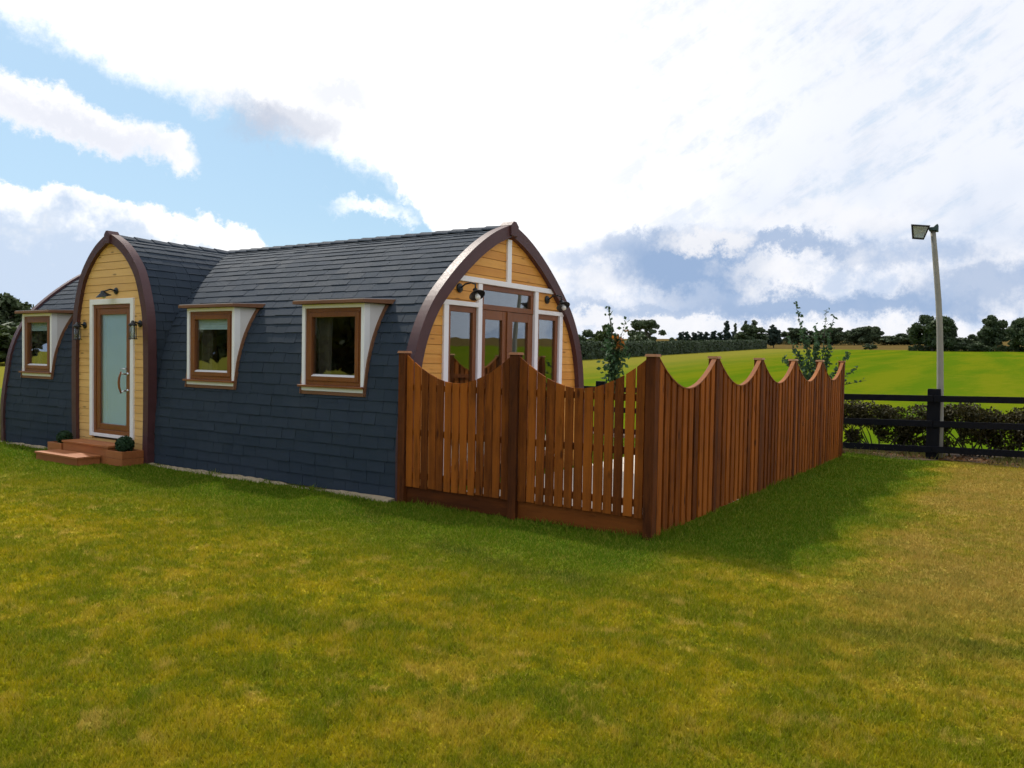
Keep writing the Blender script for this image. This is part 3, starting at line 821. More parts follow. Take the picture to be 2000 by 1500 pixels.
hd.build('handle', CHROME, door, smooth=True)
MB().tube([(hx, YW - 0.10, 1.06), (hx - 0.012, YW - 0.125, 1.15), (hx - 0.016, YW - 0.13, 1.23), (hx - 0.012, YW - 0.125, 1.31), (hx, YW - 0.10, 1.40)], [0.012, 0.017, 0.019, 0.017, 0.012], 10).build('grip', OAK, door, smooth=True)
# lanterns either side of the door and the lamp above it
def lantern(x, z):
    o = MB().lathe([(0.001, 0), (0.05, 0), (0.055, 0.012), (0.045, 0.022), (0.001, 0.024)], Matrix.Translation((x, YW - 0.002, z)) @ Matrix.Rotation(R(90), 4, 'X'), 18).build('lantern', BLACK, pod, smooth=True)
    y = YW - 0.13
    MB().tube([(x, YW - 0.02, z), (x, YW - 0.09, z + 0.02), (x, y, z)], 0.012, 8).build('arm', BLACK, o, smooth=True)
    T = Matrix.Translation((x, y, z))
    MB().lathe([(0.001, 0.045), (0.018, 0.04), (0.03, 0.01), (0.062, -0.015), (0.062, -0.035), (0.001, -0.035)], T, 18).build('lantern_cap', BLACK, o, smooth=True)
    cg = MB()
    for k_ in range(6):
        a = k_ * math.pi / 3; c, s_ = math.cos(a), math.sin(a)
        cg.tube([(x + 0.05*c, y + 0.05*s_, z - 0.035), (x + 0.05*c, y + 0.05*s_, z - 0.22), (x + 0.062*c, y + 0.062*s_, z - 0.245)], 0.005, 6)
    cg.lathe([(0.045, -0.225), (0.066, -0.228), (0.066, -0.238), (0.045, -0.235)], T, 18)
    cg.build('cage', BLACK, o)
    MB().lathe([(0.040, -0.036), (0.042, -0.22), (0.040, -0.221), (0.038, -0.036)], T, 16).build('lantern_glass', GLASS, o, smooth=True)
lantern(-10.02, 2.13); lantern(-8.44, 2.14)
o = MB().lathe([(0.001, 0), (0.05, 0), (0.055, 0.012), (0.045, 0.022), (0.001, 0.024)], Matrix.Translation((-9.10, YW - 0.002, 2.66)) @ Matrix.Rotation(R(90), 4, 'X'), 18).build('door_lamp', BLACK, pod, smooth=True)
MB().tube([(-9.10, YW - 0.02, 2.66), (-9.11, YW - 0.10, 2.68), (-9.13, YW - 0.19, 2.64)], 0.012, 8).build('arm', BLACK, o, smooth=True)
M = Matrix.Translation((-9.14, YW - 0.20, 2.62)) @ Matrix.Rotation(R(14), 4, 'X')
MB().lathe([(0.001, 0.035), (0.028, 0.03), (0.034, 0.005), (0.11, -0.05), (0.114, -0.058), (0.10, -0.05), (0.001, -0.012)], M, 22).build('shade', BLACK, o, smooth=True)
MB().lathe([(0.001, -0.012), (0.025, -0.03), (0.034, -0.06), (0.024, -0.085), (0.001, -0.092)], M, 14).build('bulb', BULB, o, smooth=True)

# ------------------------------------------------------------------ doorstep, planters, box balls
st = thing('doorstep', 'reddish wooden double doorstep below the porch door', 'steps', (-9.3, -0.4, 0))
def step_unit(x0, x1, y0, y1, zt):
    n = 3; w_ = (y1 - y0) / n
    for i in range(n):
        MB().box(x0, x1, y0 + i * w_ + 0.003, y0 + (i + 1) * w_ - 0.003, zt - 0.03, zt).build('tread_board', DECK, st, bevel=0.004)
    MB().box(x0 + 0.02, x1 - 0.02, y0 + 0.02, y0 + 0.04, 0.0, zt - 0.031).build('riser', DECK, st)
    for xx in (x0 + 0.021, x1 - 0.041): MB().box(xx, xx + 0.02, y0 + 0.041, y1 - 0.01, 0.0, zt - 0.031).build('side_board', DECK, st)
step_unit(-9.95, -8.62, -0.42, -0.07, 0.28)
step_unit(-10.02, -8.78, -0.80, -0.425, 0.13)
def planter(x0, x1, y0, y1, label, plabel, br):
    t = thing('planter', label, 'planter', ((x0 + x1) / 2, (y0 + y1) / 2, 0), 'planters beside the door')
    h = 0.225
    for (a, b, c, d) in ((x0, x1, y0, y0 + 0.025), (x0, x1, y1 - 0.025, y1), (x0, x0 + 0.025, y0 + 0.0255, y1 - 0.0255), (x1 - 0.025, x1, y0 + 0.0255, y1 - 0.0255)):
        for k_ in range(2): MB().box(a, b, c, d, 0.005 + k_ * 0.11, 0.005 + k_ * 0.11 + 0.106).build('side_board', DECK, t, bevel=0.003)
    MB().box(x0 + 0.026, x1 - 0.026, y0 + 0.026, y1 - 0.026, 0.02, 0.185).build('soil', SOIL, t)
    cx, cy, cz = (x0 + x1) / 2, (y0 + y1) / 2, 0.18 + br * 0.95
    b = thing('box_ball', plabel, 'shrub', (cx, cy, 0.185), 'clipped box balls')
    n = 1500; v = rng.normal(size=(n, 3)); v /= np.linalg.norm(v, axis=1)[:, None]
    P = v * (br * rng.uniform(0.80, 1.04, n))[:, None] + (cx, cy, cz)
    link('foliage', leaf_mesh('foliage', P, 0.018, v), L_BOX, b)
    core = MB().lathe([(0.001, -br*.8), (br*.5, -br*.65), (br*.8, 0), (br*.5, br*.65), (0.001, br*.8)], Matrix.Translation((cx, cy, cz)), 14); core.build('core', L_BOX, b)
    MB().tube([(cx, cy, 0.16), (cx, cy, cz)], 0.015, 6).build('stem', BARK, b)
def leaf_mesh(name, P, size, bias=None, aspect=0.6):
    n = len(P); a = rng.normal(size=(n, 3))
    if bias is not None: nr = bias + 0.6 * a
    else: nr = a
    nr /= np.linalg.norm(nr, axis=1)[:, None]
    t = np.cross(nr, rng.normal(size=(n, 3))); t /= np.linalg.norm(t, axis=1)[:, None]; b = np.cross(nr, t)
    sz = size * rng.uniform(0.6, 1.35, n)[:, None] if np.isscalar(size) else size[:, None]
    V = np.stack([P - t * sz, P - b * sz * aspect, P + t * sz, P + b * sz * aspect], 1).reshape(-1, 3)
    me = bpy.data.meshes.new(name); me.vertices.add(4 * n); me.vertices.foreach_set('co', V.astype(np.float32).ravel())
    me.loops.add(4 * n); me.loops.foreach_set('vertex_index', np.arange(4 * n, dtype=np.int32))
    me.polygons.add(n); me.polygons.foreach_set('loop_start', np.arange(0, 4 * n, 4, dtype=np.int32)); me.polygons.foreach_set('loop_total', np.full(n, 4, np.int32))
    me.update(); me.validate(); return me
planter(-8.66, -8.24, -0.42, -0.07, 'wooden planter box right of the doorstep', 'clipped round box ball in the planter right of the doorstep', 0.13)
planter(-10.40, -9.98, -0.41, -0.08, 'wooden planter box left of the doorstep', 'clipped round box ball in the planter left of the doorstep', 0.115)

# pale edging along the foot of the pod
def edging(xa, xb):
    n = int((xb - xa) / 0.08); top, front, back, foot = [], [], [], []
    h = 0.03
    for i in range(n + 1):
        x = xa + (xb - xa) * i / n; h = max(0.004, min(0.04, h + random.uniform(-.012, .0115)))
        yo = -0.10 - 0.03 * math.sin(x * 1.7) + random.uniform(-.012, .012)
        back.append((x, 0.02, 0.0)); top.append((x, 0.02, h)); front.append((x, yo + 0.02, h * 0.9)); foot.append((x, yo, -0.01))
    mb = MB(); mb.strip([list(r) for r in zip(foot, front, top, back)])
    return mb
tag(edging(-8.15, -3.25).build('edging', STONE), 'pale rubble edging at the foot of the long shingled wall', 'edging')
tag(edging(-12.95, -10.42).build('edging', STONE), 'pale rubble edging left of the porch', 'edging')

# ------------------------------------------------------------------ stained fence
H = 1.78; WL = 1.554; WR = 1.689; DIP = 0.31; PW = 0.05
def arc(t): 
    u = abs(2 * t - 1); return H - 0.045 - DIP * (1 - u ** 1.9)
def post(root, x, y, lean=0.0):
    p = MB().box(x - PW, x + PW, y - PW, y + PW, -0.02, H - 0.03).build('post', POSTM, root, bevel=0.004)
    MB().hexa([(x - 0.062, y - 0.062, H - 0.029), (x + 0.062, y - 0.062, H - 0.029), (x + 0.062, y + 0.062, H - 0.029), (x - 0.062, y + 0.062, H - 0.029),
               (x - 0.054, y - 0.054, H - 0.004), (x + 0.054, y - 0.054, H - 0.004), (x + 0.054, y + 0.054, H - 0.004), (x - 0.054, y + 0.054, H - 0.004)]).build('post_cap', CAPM, p)
ff = thing('fence', 'two-panel stained wooden fence in line with the pod wall, with gapped boards', 'fence', (-1.55, 0, 0), 'scalloped stained fences')
for k_ in range(3): post(ff, -k_ * WL, 0)
for k_ in range(2):
    x1 = -k_ * WL - PW - 0.002; x0 = -(k_ + 1) * WL + PW + 0.002; n = 13; pit = (x1 - x0) / n
    for i in range(n):
        w_ = pit - random.uniform(0.012, 0.025); a = x0 + i * pit + random.uniform(0.003, 0.008); b = a + w_
        tl = random.uniform(-0.004, 0.004); zb = 0.205 + random.uniform(-0.008, 0.008); jj = random.uniform(-0.004, 0.004)
        za, zc = arc((a - x0) / (x1 - x0)) + jj, arc((b - x0) / (x1 - x0)) + jj; yo = random.uniform(-0.003, 0.003)
        MB().hexa([(a, -0.022 + yo, zb), (b, -0.022 + yo, zb), (b, -0.002 + yo, zb), (a, -0.002 + yo, zb), (a + tl, -0.022 + yo, za), (b + tl, -0.022 + yo, zc), (b + tl, -0.002 + yo, zc), (a + tl, -0.002 + yo, za)]).build('board', FENCE, ff)
    for zz in (0.30, 0.80, 1.32): MB().box(x0, x1, 0.003, 0.045, zz, zz + 0.07).build('rail', FENCEX, ff)
    MB().box(x0, x1, 0.003, 0.028, 0.015, 0.225).build('gravel_board', FENCEX, ff, bevel=0.003)
fs = thing('fence', 'long five-panel stained wooden fence running back from the corner post', 'fence', (0, 4.2, 0), 'scalloped stained fences')
for k_ in range(1, 6): post(fs, 0, k_ * WR)
for k_ in range(5):
    y0 = k_ * WR + PW + 0.002; y1 = (k_ + 1) * WR - PW - 0.002; n = 10; pit = (y1 - y0) / n
    for lay in (0, 1):
        for i in range(n if lay == 0 else n - 1):
            w_ = 0.102 + random.uniform(-0.004, 0.004)
            c = y0 + (i + 0.5) * pit if lay == 0 else y0 + (i + 1) * pit
            a, b = max(y0, c - w_ / 2), min(y1, c + w_ / 2)
            xo = 0.020 if lay == 0 else -0.002; xo += random.uniform(-0.002, 0.002)
            jj = random.uniform(-0.0015, 0.0015)
            za, zc = arc((a - y0) / (y1 - y0)) + jj, arc((b - y0) / (y1 - y0)) + jj; zb = 0.035 + random.uniform(-.012, .012)
            MB().hexa([(xo, a, zb), (xo + 0.019, a, zb), (xo + 0.019, b, zb), (xo, b, zb), (xo, a, za), (xo + 0.019, a, za), (xo + 0.019, b, zc), (xo, b, zc)]).build('board', FENCE, fs)
    rings = []
    for q in range(25):
        t_ = q / 24; zz = arc(t_); yy = y0 + t_ * (y1 - y0)
        rings.append([(-0.008, yy, zz + 0.001), (0.045, yy, zz + 0.001), (0.045, yy, zz + 0.014), (-0.008, yy, zz + 0.014)])
    MB().strip(rings).build('capping', CAPS, fs)
    for zz in (0.25, 0.80, 1.32): MB().box(-0.05, -0.006, y0, y1, zz, zz + 0.07).build('rail', FENCEY, fs)

# ------------------------------------------------------------------ black post and rail fence
bf = thing('paddock_fence', 'black post and three-rail fence at the edge of the field', 'fence', (1.4, 9.4, 0))
YB = 9.40; tilt = lambda x: 0.02 * max(-2, x)
px_ = [-14.2, -12.4, -10.6, -8.8, -7.1, -5.4, -3.7, -2.0, -0.32, 1.42, 3.16, 4.9, 6.6, 8.4, 10.2]
for i, x in enumerate(px_):
    t_ = tilt(x); MB().box(x - 0.105, x + 0.105, YB - 0.06, YB + 0.06, -0.05, 1.265 + t_).build('post', FBLACK, bf, bevel=0.008)
for i in range(len(px_) - 1):
    a, b = px_[i], px_[i + 1]
    for zz in (0.10, 0.57, 1.03):
        sg = random.uniform(-0.006, 0.006)
        MB().hexa([(a + 0.004, YB - 0.10, zz + tilt(a) + sg), (b - 0.004, YB - 0.10, zz + tilt(b)), (b - 0.004, YB - 0.0605, zz + tilt(b)), (a + 0.004, YB - 0.0605, zz + tilt(a) + sg),
                   (a + 0.004, YB - 0.10, zz + 0.115 + tilt(a) + sg), (b - 0.004, YB - 0.10, zz + 0.115 + tilt(b)), (b - 0.004, YB - 0.0605, zz + 0.115 + tilt(b)), (a + 0.004, YB - 0.0605, zz + 0.115 + tilt(a) + sg)]).build('rail', FBLACK, bf, bevel=0.005)

# ------------------------------------------------------------------ floodlight on a leaning pole
fl = thing('floodlight_pole', 'tall leaning weathered pole with a floodlight, behind the black fence post', 'floodlight', (1.52, 9.53, 0))
MB().tube([(1.525, 9.53, -0.1), (1.52, 9.53, 0.6), (1.50, 9.54, 1.3), (1.48, 9.55, 1.9), (1.455, 9.56, 2.42), (1.42, 9.57, 2.9), (1.375, 9.58, 3.36), (1.33, 9.59, 3.8), (1.285, 9.60, 4.22)],
          [0.060, 0.059, 0.058, 0.056, 0.054, 0.052, 0.050, 0.048, 0.045], 12).build('pole', POLE, fl, smooth=True)
br = MB().box(1.225, 1.365, 9.52, 9.68, 4.20, 4.265); br.box(1.33, 1.375, 9.55, 9.65, 4.18, 4.30); br.tube([(1.30, 9.58, 4.26), (1.34, 9.58, 4.30), (1.37, 9.58, 4.31)], 0.018, 6)
br.build('bracket', GREENM, fl, bevel=0.005)
# head: open wedge-shaped housing facing left and down towards the lawn
def fpt(u, v, w):   # u right along the face, v up along the face, w out of the face
    o = Vector((1.115, 9.50, 4.205)); U = Vector((0.95, -0.16, -0.16)).normalized()
    Wd = Vector((-0.25, -0.86, -0.42)); Wd = (Wd - U * Wd.dot(U)).normalized(); V = U.cross(Wd)
    if V.z < 0: V = -V
    return o + U * u + V * v + Wd * w
def fquad(sc, w):
    q = [(-0.125, -0.13), (0.065, -0.13), (0.155, 0.13), (-0.155, 0.13)]
    return [fpt(u * sc, v * sc, w) for u, v in q]
def ring(a, b):
    n_ = 4; return [(i, (i + 1) % 4, b + (i + 1) % 4, b + i) for i in range(4)]
hd = MB(); hd.add(fquad(1.0, 0.08) + fquad(0.5, -0.10), [(4, 5, 6, 7)] + ring(0, 4))
head = hd.build('lamp_head', GREENM, fl)
O, I_, O2, I2 = fquad(1.06, 0.095), fquad(0.86, 0.095), fquad(1.06, 0.07), fquad(0.86, 0.07)
fsx = []
for i in range(4):
    j = (i + 1) % 4; fsx += [(i, j, 4 + j, 4 + i), (8 + i, 12 + i, 12 + j, 8 + j), (i, 8 + i, 8 + j, j), (4 + i, 4 + j, 12 + j, 12 + i)]
rim = MB(); rim.add(O + I_ + O2 + I2, fsx); rim.build('rim', BLACK, head)
rf = MB(); rf.add(fquad(0.85, 0.075) + fquad(0.30, -0.06), [(4, 5, 6, 7)] + ring(0, 4)); rf.build('reflector', REFL, head)
gp = MB(); gp.prism(fquad(0.855, 0.080), fquad(0.855, 0.084)); gp.build('lamp_glass', GLASS, head)
MB().tube([fpt(-0.05, -0.02, 0.0), fpt(0.05, -0.02, 0.0)], 0.008, 8).build('bulb', BULB, head)
MB().tube([fpt(0.06, 0.03, -0.06), (1.22, 9.56, 4.245), (1.27, 9.59, 4.235)], 0.024, 8).build('yoke', GREENM, fl)

# ------------------------------------------------------------------ plants
def lobes_points(lobes, n, inner=0.55):
    L = np.array(lobes, float); w = (L[:, 3] * L[:, 4]) ** 1.0; w /= w.sum()
    idx = rng.choice(len(L), n, p=w); v = rng.normal(size=(n, 3)); v /= np.linalg.norm(v, axis=1)[:, None]
    r = rng.uniform(inner ** 3, 1.0, n) ** (1 / 3)
    r *= 1 + 0.10 * np.sin(v[:, 0] * 9 + idx) * np.cos(v[:, 2] * 7 + idx)
    P = L[idx, :3] + v * r[:, None] * np.c_[L[idx, 3], L[idx, 3], L[idx, 4]]
    return P, v

def make_crown(kind, w, h, seed):
    """unit-free crown of width w and height h with its base on z=0; returns crown mesh, trunk MB"""
    rr = random.Random(seed); lobes = []
    tr = MB()
    if kind in ('round', 'airy', 'bush'):
        zb = {'round': 0.10, 'airy': 0.22, 'bush': 0.0}[kind] * h
        n = {'round': 46, 'airy': 22, 'bush': 20}[kind]
        for i in range(n):
            a = rr.uniform(0, 2 * math.pi); t = rr.random(); zz = zb + (h - zb) * (0.12 + 0.78 * t)
            env = math.sqrt(max(0.05, 1 - (2 * abs((zz - zb) / (h - zb) - 0.42)) ** 2.2))
            rad = w / 2 * env * rr.uniform(0.5, 0.95)
            s_ = rr.uniform(0.06, 0.15) * w
            lobes.append((rad * math.cos(a), rad * math.sin(a), min(zz, h - s_ * 0.7), s_, s_ * 0.75))
        if kind != 'airy':
            for q in range(3): lobes.append((rr.uniform(-.12, .12)*w, rr.uniform(-.12, .12)*w, h * (0.34 + 0.12 * q), w * 0.26, h * 0.24))
        tr.tube([(0, 0, -0.3), (0.02*w, 0, zb * 0.6), (0, 0.01*w, h * 0.35), (0.02*w, 0, h * 0.6)], [0.045*w, 0.034*w, 0.026*w, 0.008*w], 7)
        for l in lobes[::3]: tr.tube([(0, 0, h * 0.22), (l[0]*.5, l[1]*.5, h*0.3 + (l[2]-h*.3)*.55), l[:3]], [0.02*w, 0.012*w, 0.004*w], 5)
    elif kind == 'conifer':
        for i in range(16):
            t = i / 15; rad = w / 2 * (1 - 0.75 * t ** 1.6)
            lobes.append((rr.uniform(-.12, .12)*w, rr.uniform(-.12, .12)*w, h * (0.06 + 0.88 * t), rad * 0.85, h * 0.07))
        tr.tube([(0, 0, -0.3), (0, 0, h * 0.9)], [0.05*w, 0.01*w], 6)
    elif kind == 'poplar':
        for i in range(14):
            t = i / 13; rad = w / 2 * (0.5 + 0.6 * math.sin(math.pi * (0.15 + 0.8 * t)))
            lobes.append((rr.uniform(-.15, .15)*w, rr.uniform(-.15, .15)*w, h * (0.12 + 0.83 * t), rad * 0.75, h * 0.07))
        tr.tube([(0, 0, -0.3), (0, 0, h * 0.9)], [0.10*w, 0.02*w], 6)
    return lobes, tr
PROTO = {}
def proto(key, kind, w, h, seed, n, size, inner):
    lobes, tr = make_crown(kind, w, h, seed); P, v = lobes_points(lobes, n, inner)
    tm = bpy.data.meshes.new('trunk'); tm.from_pydata(tr.v, [], tr.f); tm.update()
    PROTO[key] = (leaf_mesh('crown', P, size, v * 0.5, 0.7), tm, w, h)
proto('round_a', 'round', 9.0, 7.6, 1, 11000, 0.27, 0.45)
proto('round_b', 'round', 7.0, 7.2, 2, 9000, 0.24, 0.45)
proto('airy', 'airy', 9.0, 6.6, 3, 4200, 0.26, 0.6)
proto('bush', 'bush', 5.0, 4.0, 4, 3200, 0.24, 0.3)
proto('conifer', 'conifer', 3.2, 5.0, 5, 2200, 0.24, 0.3)
proto('poplar', 'poplar', 2.0, 8.0, 6, 1500, 0.24, 0.3)
def tree(name, label, cat, key, x, y, w, h, leaf, rot=0.0, group=None):
    cm, tm, pw, ph = PROTO[key]
    t = thing(name, label, cat, (x, y, ground_z(x, y) - 0.1), group)
    t.scale = (w / pw, w / pw, h / ph); t.rotation_euler = (0, 0, rot)
    for nm, me, mt in (('trunk', tm, BARK), ('crown', cm, leaf)):
        o = bpy.data.objects.new(nm, me.copy() if False else me); COL.objects.link(o); o.parent = t
        if not me.materials: me.materials.append(mt)
        o.material_slots[0].link = 'OBJECT'; o.material_slots[0].material = mt
    return t
GF = 'trees along the far side of the field'
tree('oak_tree', 'broad round dark oak directly behind the floodlight pole', 'tree', 'round_a', -17.3, 185, 9.6, 8.1, L_OAK, 0.4, GF)
tree('oak_tree', 'dark oak standing clear right of the floodlight pole', 'tree', 'round_b', -6.5, 190, 6.4, 7.6, L_OAK, 1.3, GF)
tree('oak_tree', 'dark oak cut by the right edge of the picture', 'tree', 'round_a', -0.2, 185, 7.4, 7.4, L_OAK, 2.2, GF)
tree('bush_tree', 'low bush between the oak behind the pole and the next oak', 'bush', 'bush', -11.3, 190, 5.2, 3.6, L_OAK, 0.8, GF)
tree('bush_tree', 'low dark bush at the foot of the right-hand oaks', 'bush', 'bush', -8.6, 184, 4.6, 2.2, L_OAK, 2.8, GF)
tree('oak_tree', 'open-crowned round tree with sky showing through, behind the field hedge', 'tree', 'airy', -74.2, 165, 9.8, 6.9, L_OAK, 0.3, GF)
tree('bush_tree', 'green bushy tree just right of the pod gable, behind the hedge', 'tree', 'bush', -54.5, 105, 5.5, 4.9, L_PALE, 0.2, GF)
tree('bush_tree', 'dark low tree touching the pod gable, behind the hedge', 'tree', 'bush', -60.0, 108, 6.0, 4.2, L_OAK, 1.7, GF)
tree('bush_tree', 'dark bush between the orange-leaved sapling and the open-crowned tree', 'tree', 'bush', -64.0, 140, 7.0, 4.2, L_OAK, 2.9, GF)
tree('bush_tree', 'small yellowish bush right of the open-crowned tree', 'bush', 'bush', -61.0, 150, 3.4, 2.9, L_PALE, 4.0, GF)
for i in range(9):
    tree('conifer_tree', 'dark conifer in the clipped flat-topped row beyond the hedge', 'tree', 'conifer', -92.0 + i * 2.15, 230 + random.uniform(-1, 1), 3.6, 4.7 + random.uniform(-.2, .3), L_CON, i * 1.1, 'row of dark conifers')
tree('poplar_tree', 'thick tall poplar at the right end of the conifer row', 'tree', 'poplar', -79.4, 236, 2.3, 8.0, L_CON, 0, GF)
tree('poplar_tree', 'thinnest tall poplar standing alone in the gap after the conifers', 'tree', 'poplar', -78.0, 240, 1.3, 7.3, L_OAK, 1, GF)
tree('poplar_tree', 'slim poplar rising from the left of the dark clump at the hedge end', 'tree', 'poplar', -73.4, 236, 1.6, 8.0, L_CON, 2, GF)
tree('poplar_tree', 'pointed tree rising from the middle of the dark clump at the hedge end', 'tree', 'poplar', -69.9, 233, 2.6, 8.1, L_OAK, 3, GF)
tree('oak_tree', 'dense dark tree closing the end of the field hedge', 'tree', 'round_b', -62.3, 205, 7.6, 6.4, L_OAK, 0.9, GF)
tree('oak_tree', 'dark tree behind the right side of the clump at the hedge end', 'tree', 'round_b', -59.0, 215, 4.6, 5.8, L_CON, 1.9, GF)
tree('oak_tree', 'far dark tree left of the leafy shrub, above the stubble', 'tree', 'round_b', -89, 320, 8.0, 6.2, L_OAK, 2.4, GF)
tree('poplar_tree', 'far pointed tree sticking out above the far treeline', 'tree', 'poplar', -88.6, 318, 2.6, 8.0, L_CON, 0.5, GF)
tree('oak_tree', 'far rounded tree directly behind the leafy shrub', 'tree', 'round_a', -82, 330, 13, 7.2, L_OAK, 0.1, GF)
tree('oak_tree', 'far round tree right of the shrub top, above the stubble', 'tree', 'round_a', -62, 302, 12, 6.8, L_OAK, 3.0, GF)
tree('oak_tree', 'far tree between the two rounded far trees', 'tree', 'round_b', -56.5, 312, 7, 6.4, L_OAK, 4.1, GF)
tree('oak_tree', 'far rounded tree left of the floodlight pole', 'tree', 'round_a', -51, 310, 10, 7.5, L_OAK, 5.0, GF)
tree('bush_tree', 'far low tree between the far trees and the big oak behind the pole', 'tree', 'bush', -45, 325, 13, 4.4, L_OAK, 0.7, GF)
tree('bush_tree', 'far low thicket right behind the leafy shrub', 'tree', 'bush', -72, 325, 15, 4.6, L_OAK, 1.4, GF)
tree('bush_tree', 'far low thicket hidden behind the big oak', 'tree', 'bush', -36, 325, 13, 5.0, L_OAK, 3.3, GF)
tree('bush_tree', 'small dark bush standing on the stubble strip left of the pole', 'bush', 'bush', -31.5, 197, 3.2, 1.5, L_OAK, 3.9, GF)
tree('oak_tree', 'tall dark tree at the left edge of the picture', 'tree', 'round_a', -109, 40, 12, 9.4, L_OAK, 0.6)
tree('bush_tree', 'dark green bush behind the left end of the pod', 'bush', 'bush', -92, 40, 13, 5.6, L_OAK, 2.0)
tree('bush_tree', 'pale green bush beside the left end of the pod', 'bush', 'bush', -86, 31, 9, 4.0, L_PALE, 1.2)

def far_hedge(label, xa, xb, y, h, n):
    t = thing('far_hedge', label, 'hedge', ((xa + xb) / 2, y, ground_z(0, y)), 'hedges under the far trees')
    x = rng.uniform(xa, xb, n); top = h * (0.75 + 0.25 * np.sin(x * 0.7) * np.sin(x * 0.23 + 1) + 0.12 * np.sin(x * 2.1))
    P = np.c_[x, y + rng.uniform(-0.9, 0.9, n), ground_z(0, y) - 0.2 + rng.uniform(0, 1, n) ** 0.8 * top]
    link('foliage', leaf_mesh('foliage', P, 0.26, None, 0.7), L_OAK, t)
far_hedge('dark hedge at the foot of the oaks right of the floodlight pole', -22, 18, 187, 1.9, 5200)
far_hedge('long dark hedge under the far trees beyond the stubble', -110, -20, 327, 3.0, 8000)
BACKL = ['dark tree mirrored in the pane of the dormer nearest the gable', 'dark tree mirrored in the pane of the dormer right of the porch', 'dark tree mirrored in the pane of the dormer left of the porch']
for i, (x, y, w_) in enumerate(((-18.5, -19, 13), (-28, -20, 12), (-64, -23, 15))):  # out-of-view trees, added to put dark reflections in the panes
    tree('oak_tree', BACKL[i], 'tree', 'round_a', x, y, w_, 10.5, L_OAK, i * 1.3, 'trees mirrored in the panes')
# long clipped hedge along the left of the field
hg = thing('field_hedge', 'long dark clipped hedge along the left side of the field', 'hedge', (-52, 130, ground_z(0, 130)))
n = 26000; t = rng.uniform(0, 1, n) ** 1.25; Y = 52 + t * 152; hx = -44.9 - (Y - 52) * 0.0893
vx = rng.uniform(-1, 1, n); vz = rng.uniform(0, 1, n); face = rng.uniform(0, 1, n)
vx = np.where(face < 0.5, np.sign(vx) * rng.uniform(0.85, 1.05, n), vx); vz = np.where(face > 0.5, rng.uniform(0.9, 1.04, n), vz)
gzv = np.array([ground_z(0, y) for y in Y]); wob = 0.14 * np.sin(Y * 0.21) * np.sin(Y * 0.5) + 0.14 * np.sin(Y * 1.7) * np.sin(Y * 0.37)
P = np.c_[hx + vx * (1.0 + wob), Y, gzv - 0.05 + vz * (2.1 + wob)]
link('foliage', leaf_mesh('foliage', P, 0.17, np.c_[vx, 0 * vx, vz - 0.3], 0.7), L_HEDGE, hg)
rings = []
for yv in np.linspace(52, 204, 20):
    xv = -44.9 - (yv - 52) * 0.0893; zv = ground_z(0, yv) - 0.1
    rings.append([(xv - 0.85, yv, zv), (xv + 0.85, yv, zv), (xv + 0.85, yv, zv + 1.95), (xv - 0.85, yv, zv + 1.95)])
MB().strip(rings).build('branches', L_HEDGE, hg)  # solid inner block, added so the foliage cannot be seen through

# straggly hedgerow shrubs behind the black fence
ROWL = ['hedgerow shrub beside the end post of the stained fence', 'dark hedgerow shrub left of the floodlight pole', 'hedgerow shrub right behind the floodlight pole', 'browning hedgerow shrub right of the floodlight pole', 'hedgerow shrub at the right edge of the picture']
for i, (x, wv, hv) in enumerate(((-0.10, 1.3, 1.05), (0.85, 1.3, 1.0), (1.75, 1.1, 0.98), (2.45, 1.2, 1.04), (3.35, 1.3, 1.04))):
    t = thing('hedgerow_shrub', ROWL[i], 'shrub', (x, 10.15, 0), 'hedgerow shrubs behind the black fence')
    lob = []
    stem = MB()
    for k_ in range(14):
        lx, ly, lz = x + random.uniform(-.5, .5) * wv, 10.15 + random.uniform(-.25, .25), hv * random.uniform(0.48, 0.86)
        lob.append((lx, ly, lz, random.uniform(.16, .28), random.uniform(.12, .2)))
        bx = x + random.uniform(-.4, .4) * wv
        stem.tube([(bx, 10.15 + random.uniform(-.1, .1), -0.02), ((bx + lx) / 2 + random.uniform(-.05, .05), ly, lz * 0.5), (lx, ly, lz)], [0.016, 0.011, 0.005], 5)
    for k_ in range(5): lob.append((x + random.uniform(-.55, .55) * wv, 10.1, hv * random.uniform(0.22, 0.45), .17, .15))
    P, v = lobes_points(lob, 7000, 0.1)
    link('foliage', leaf_mesh('foliage', P, 0.027, None, 0.6), L_ROW, t)
    stem.build('stems', BARK, t, smooth=True)

LITM = leafm('dead_leaves', (0.10, 0.045, 0.018), (0.24, 0.12, 0.045), 0.1, 3.0)
nl = 2600
P = np.c_[rng.uniform(-4, 6, nl), 9.25 + rng.beta(1.4, 2.2, nl) * 1.2, rng.uniform(0.012, 0.05, nl)]
tag(link('leaf_litter', leaf_mesh('leaf_litter', P, 0.035, np.tile((0, 0, 1.6), (nl, 1)), 0.6), LITM), 'brown dead leaves scattered under the black fence', 'leaves', kind='stuff')
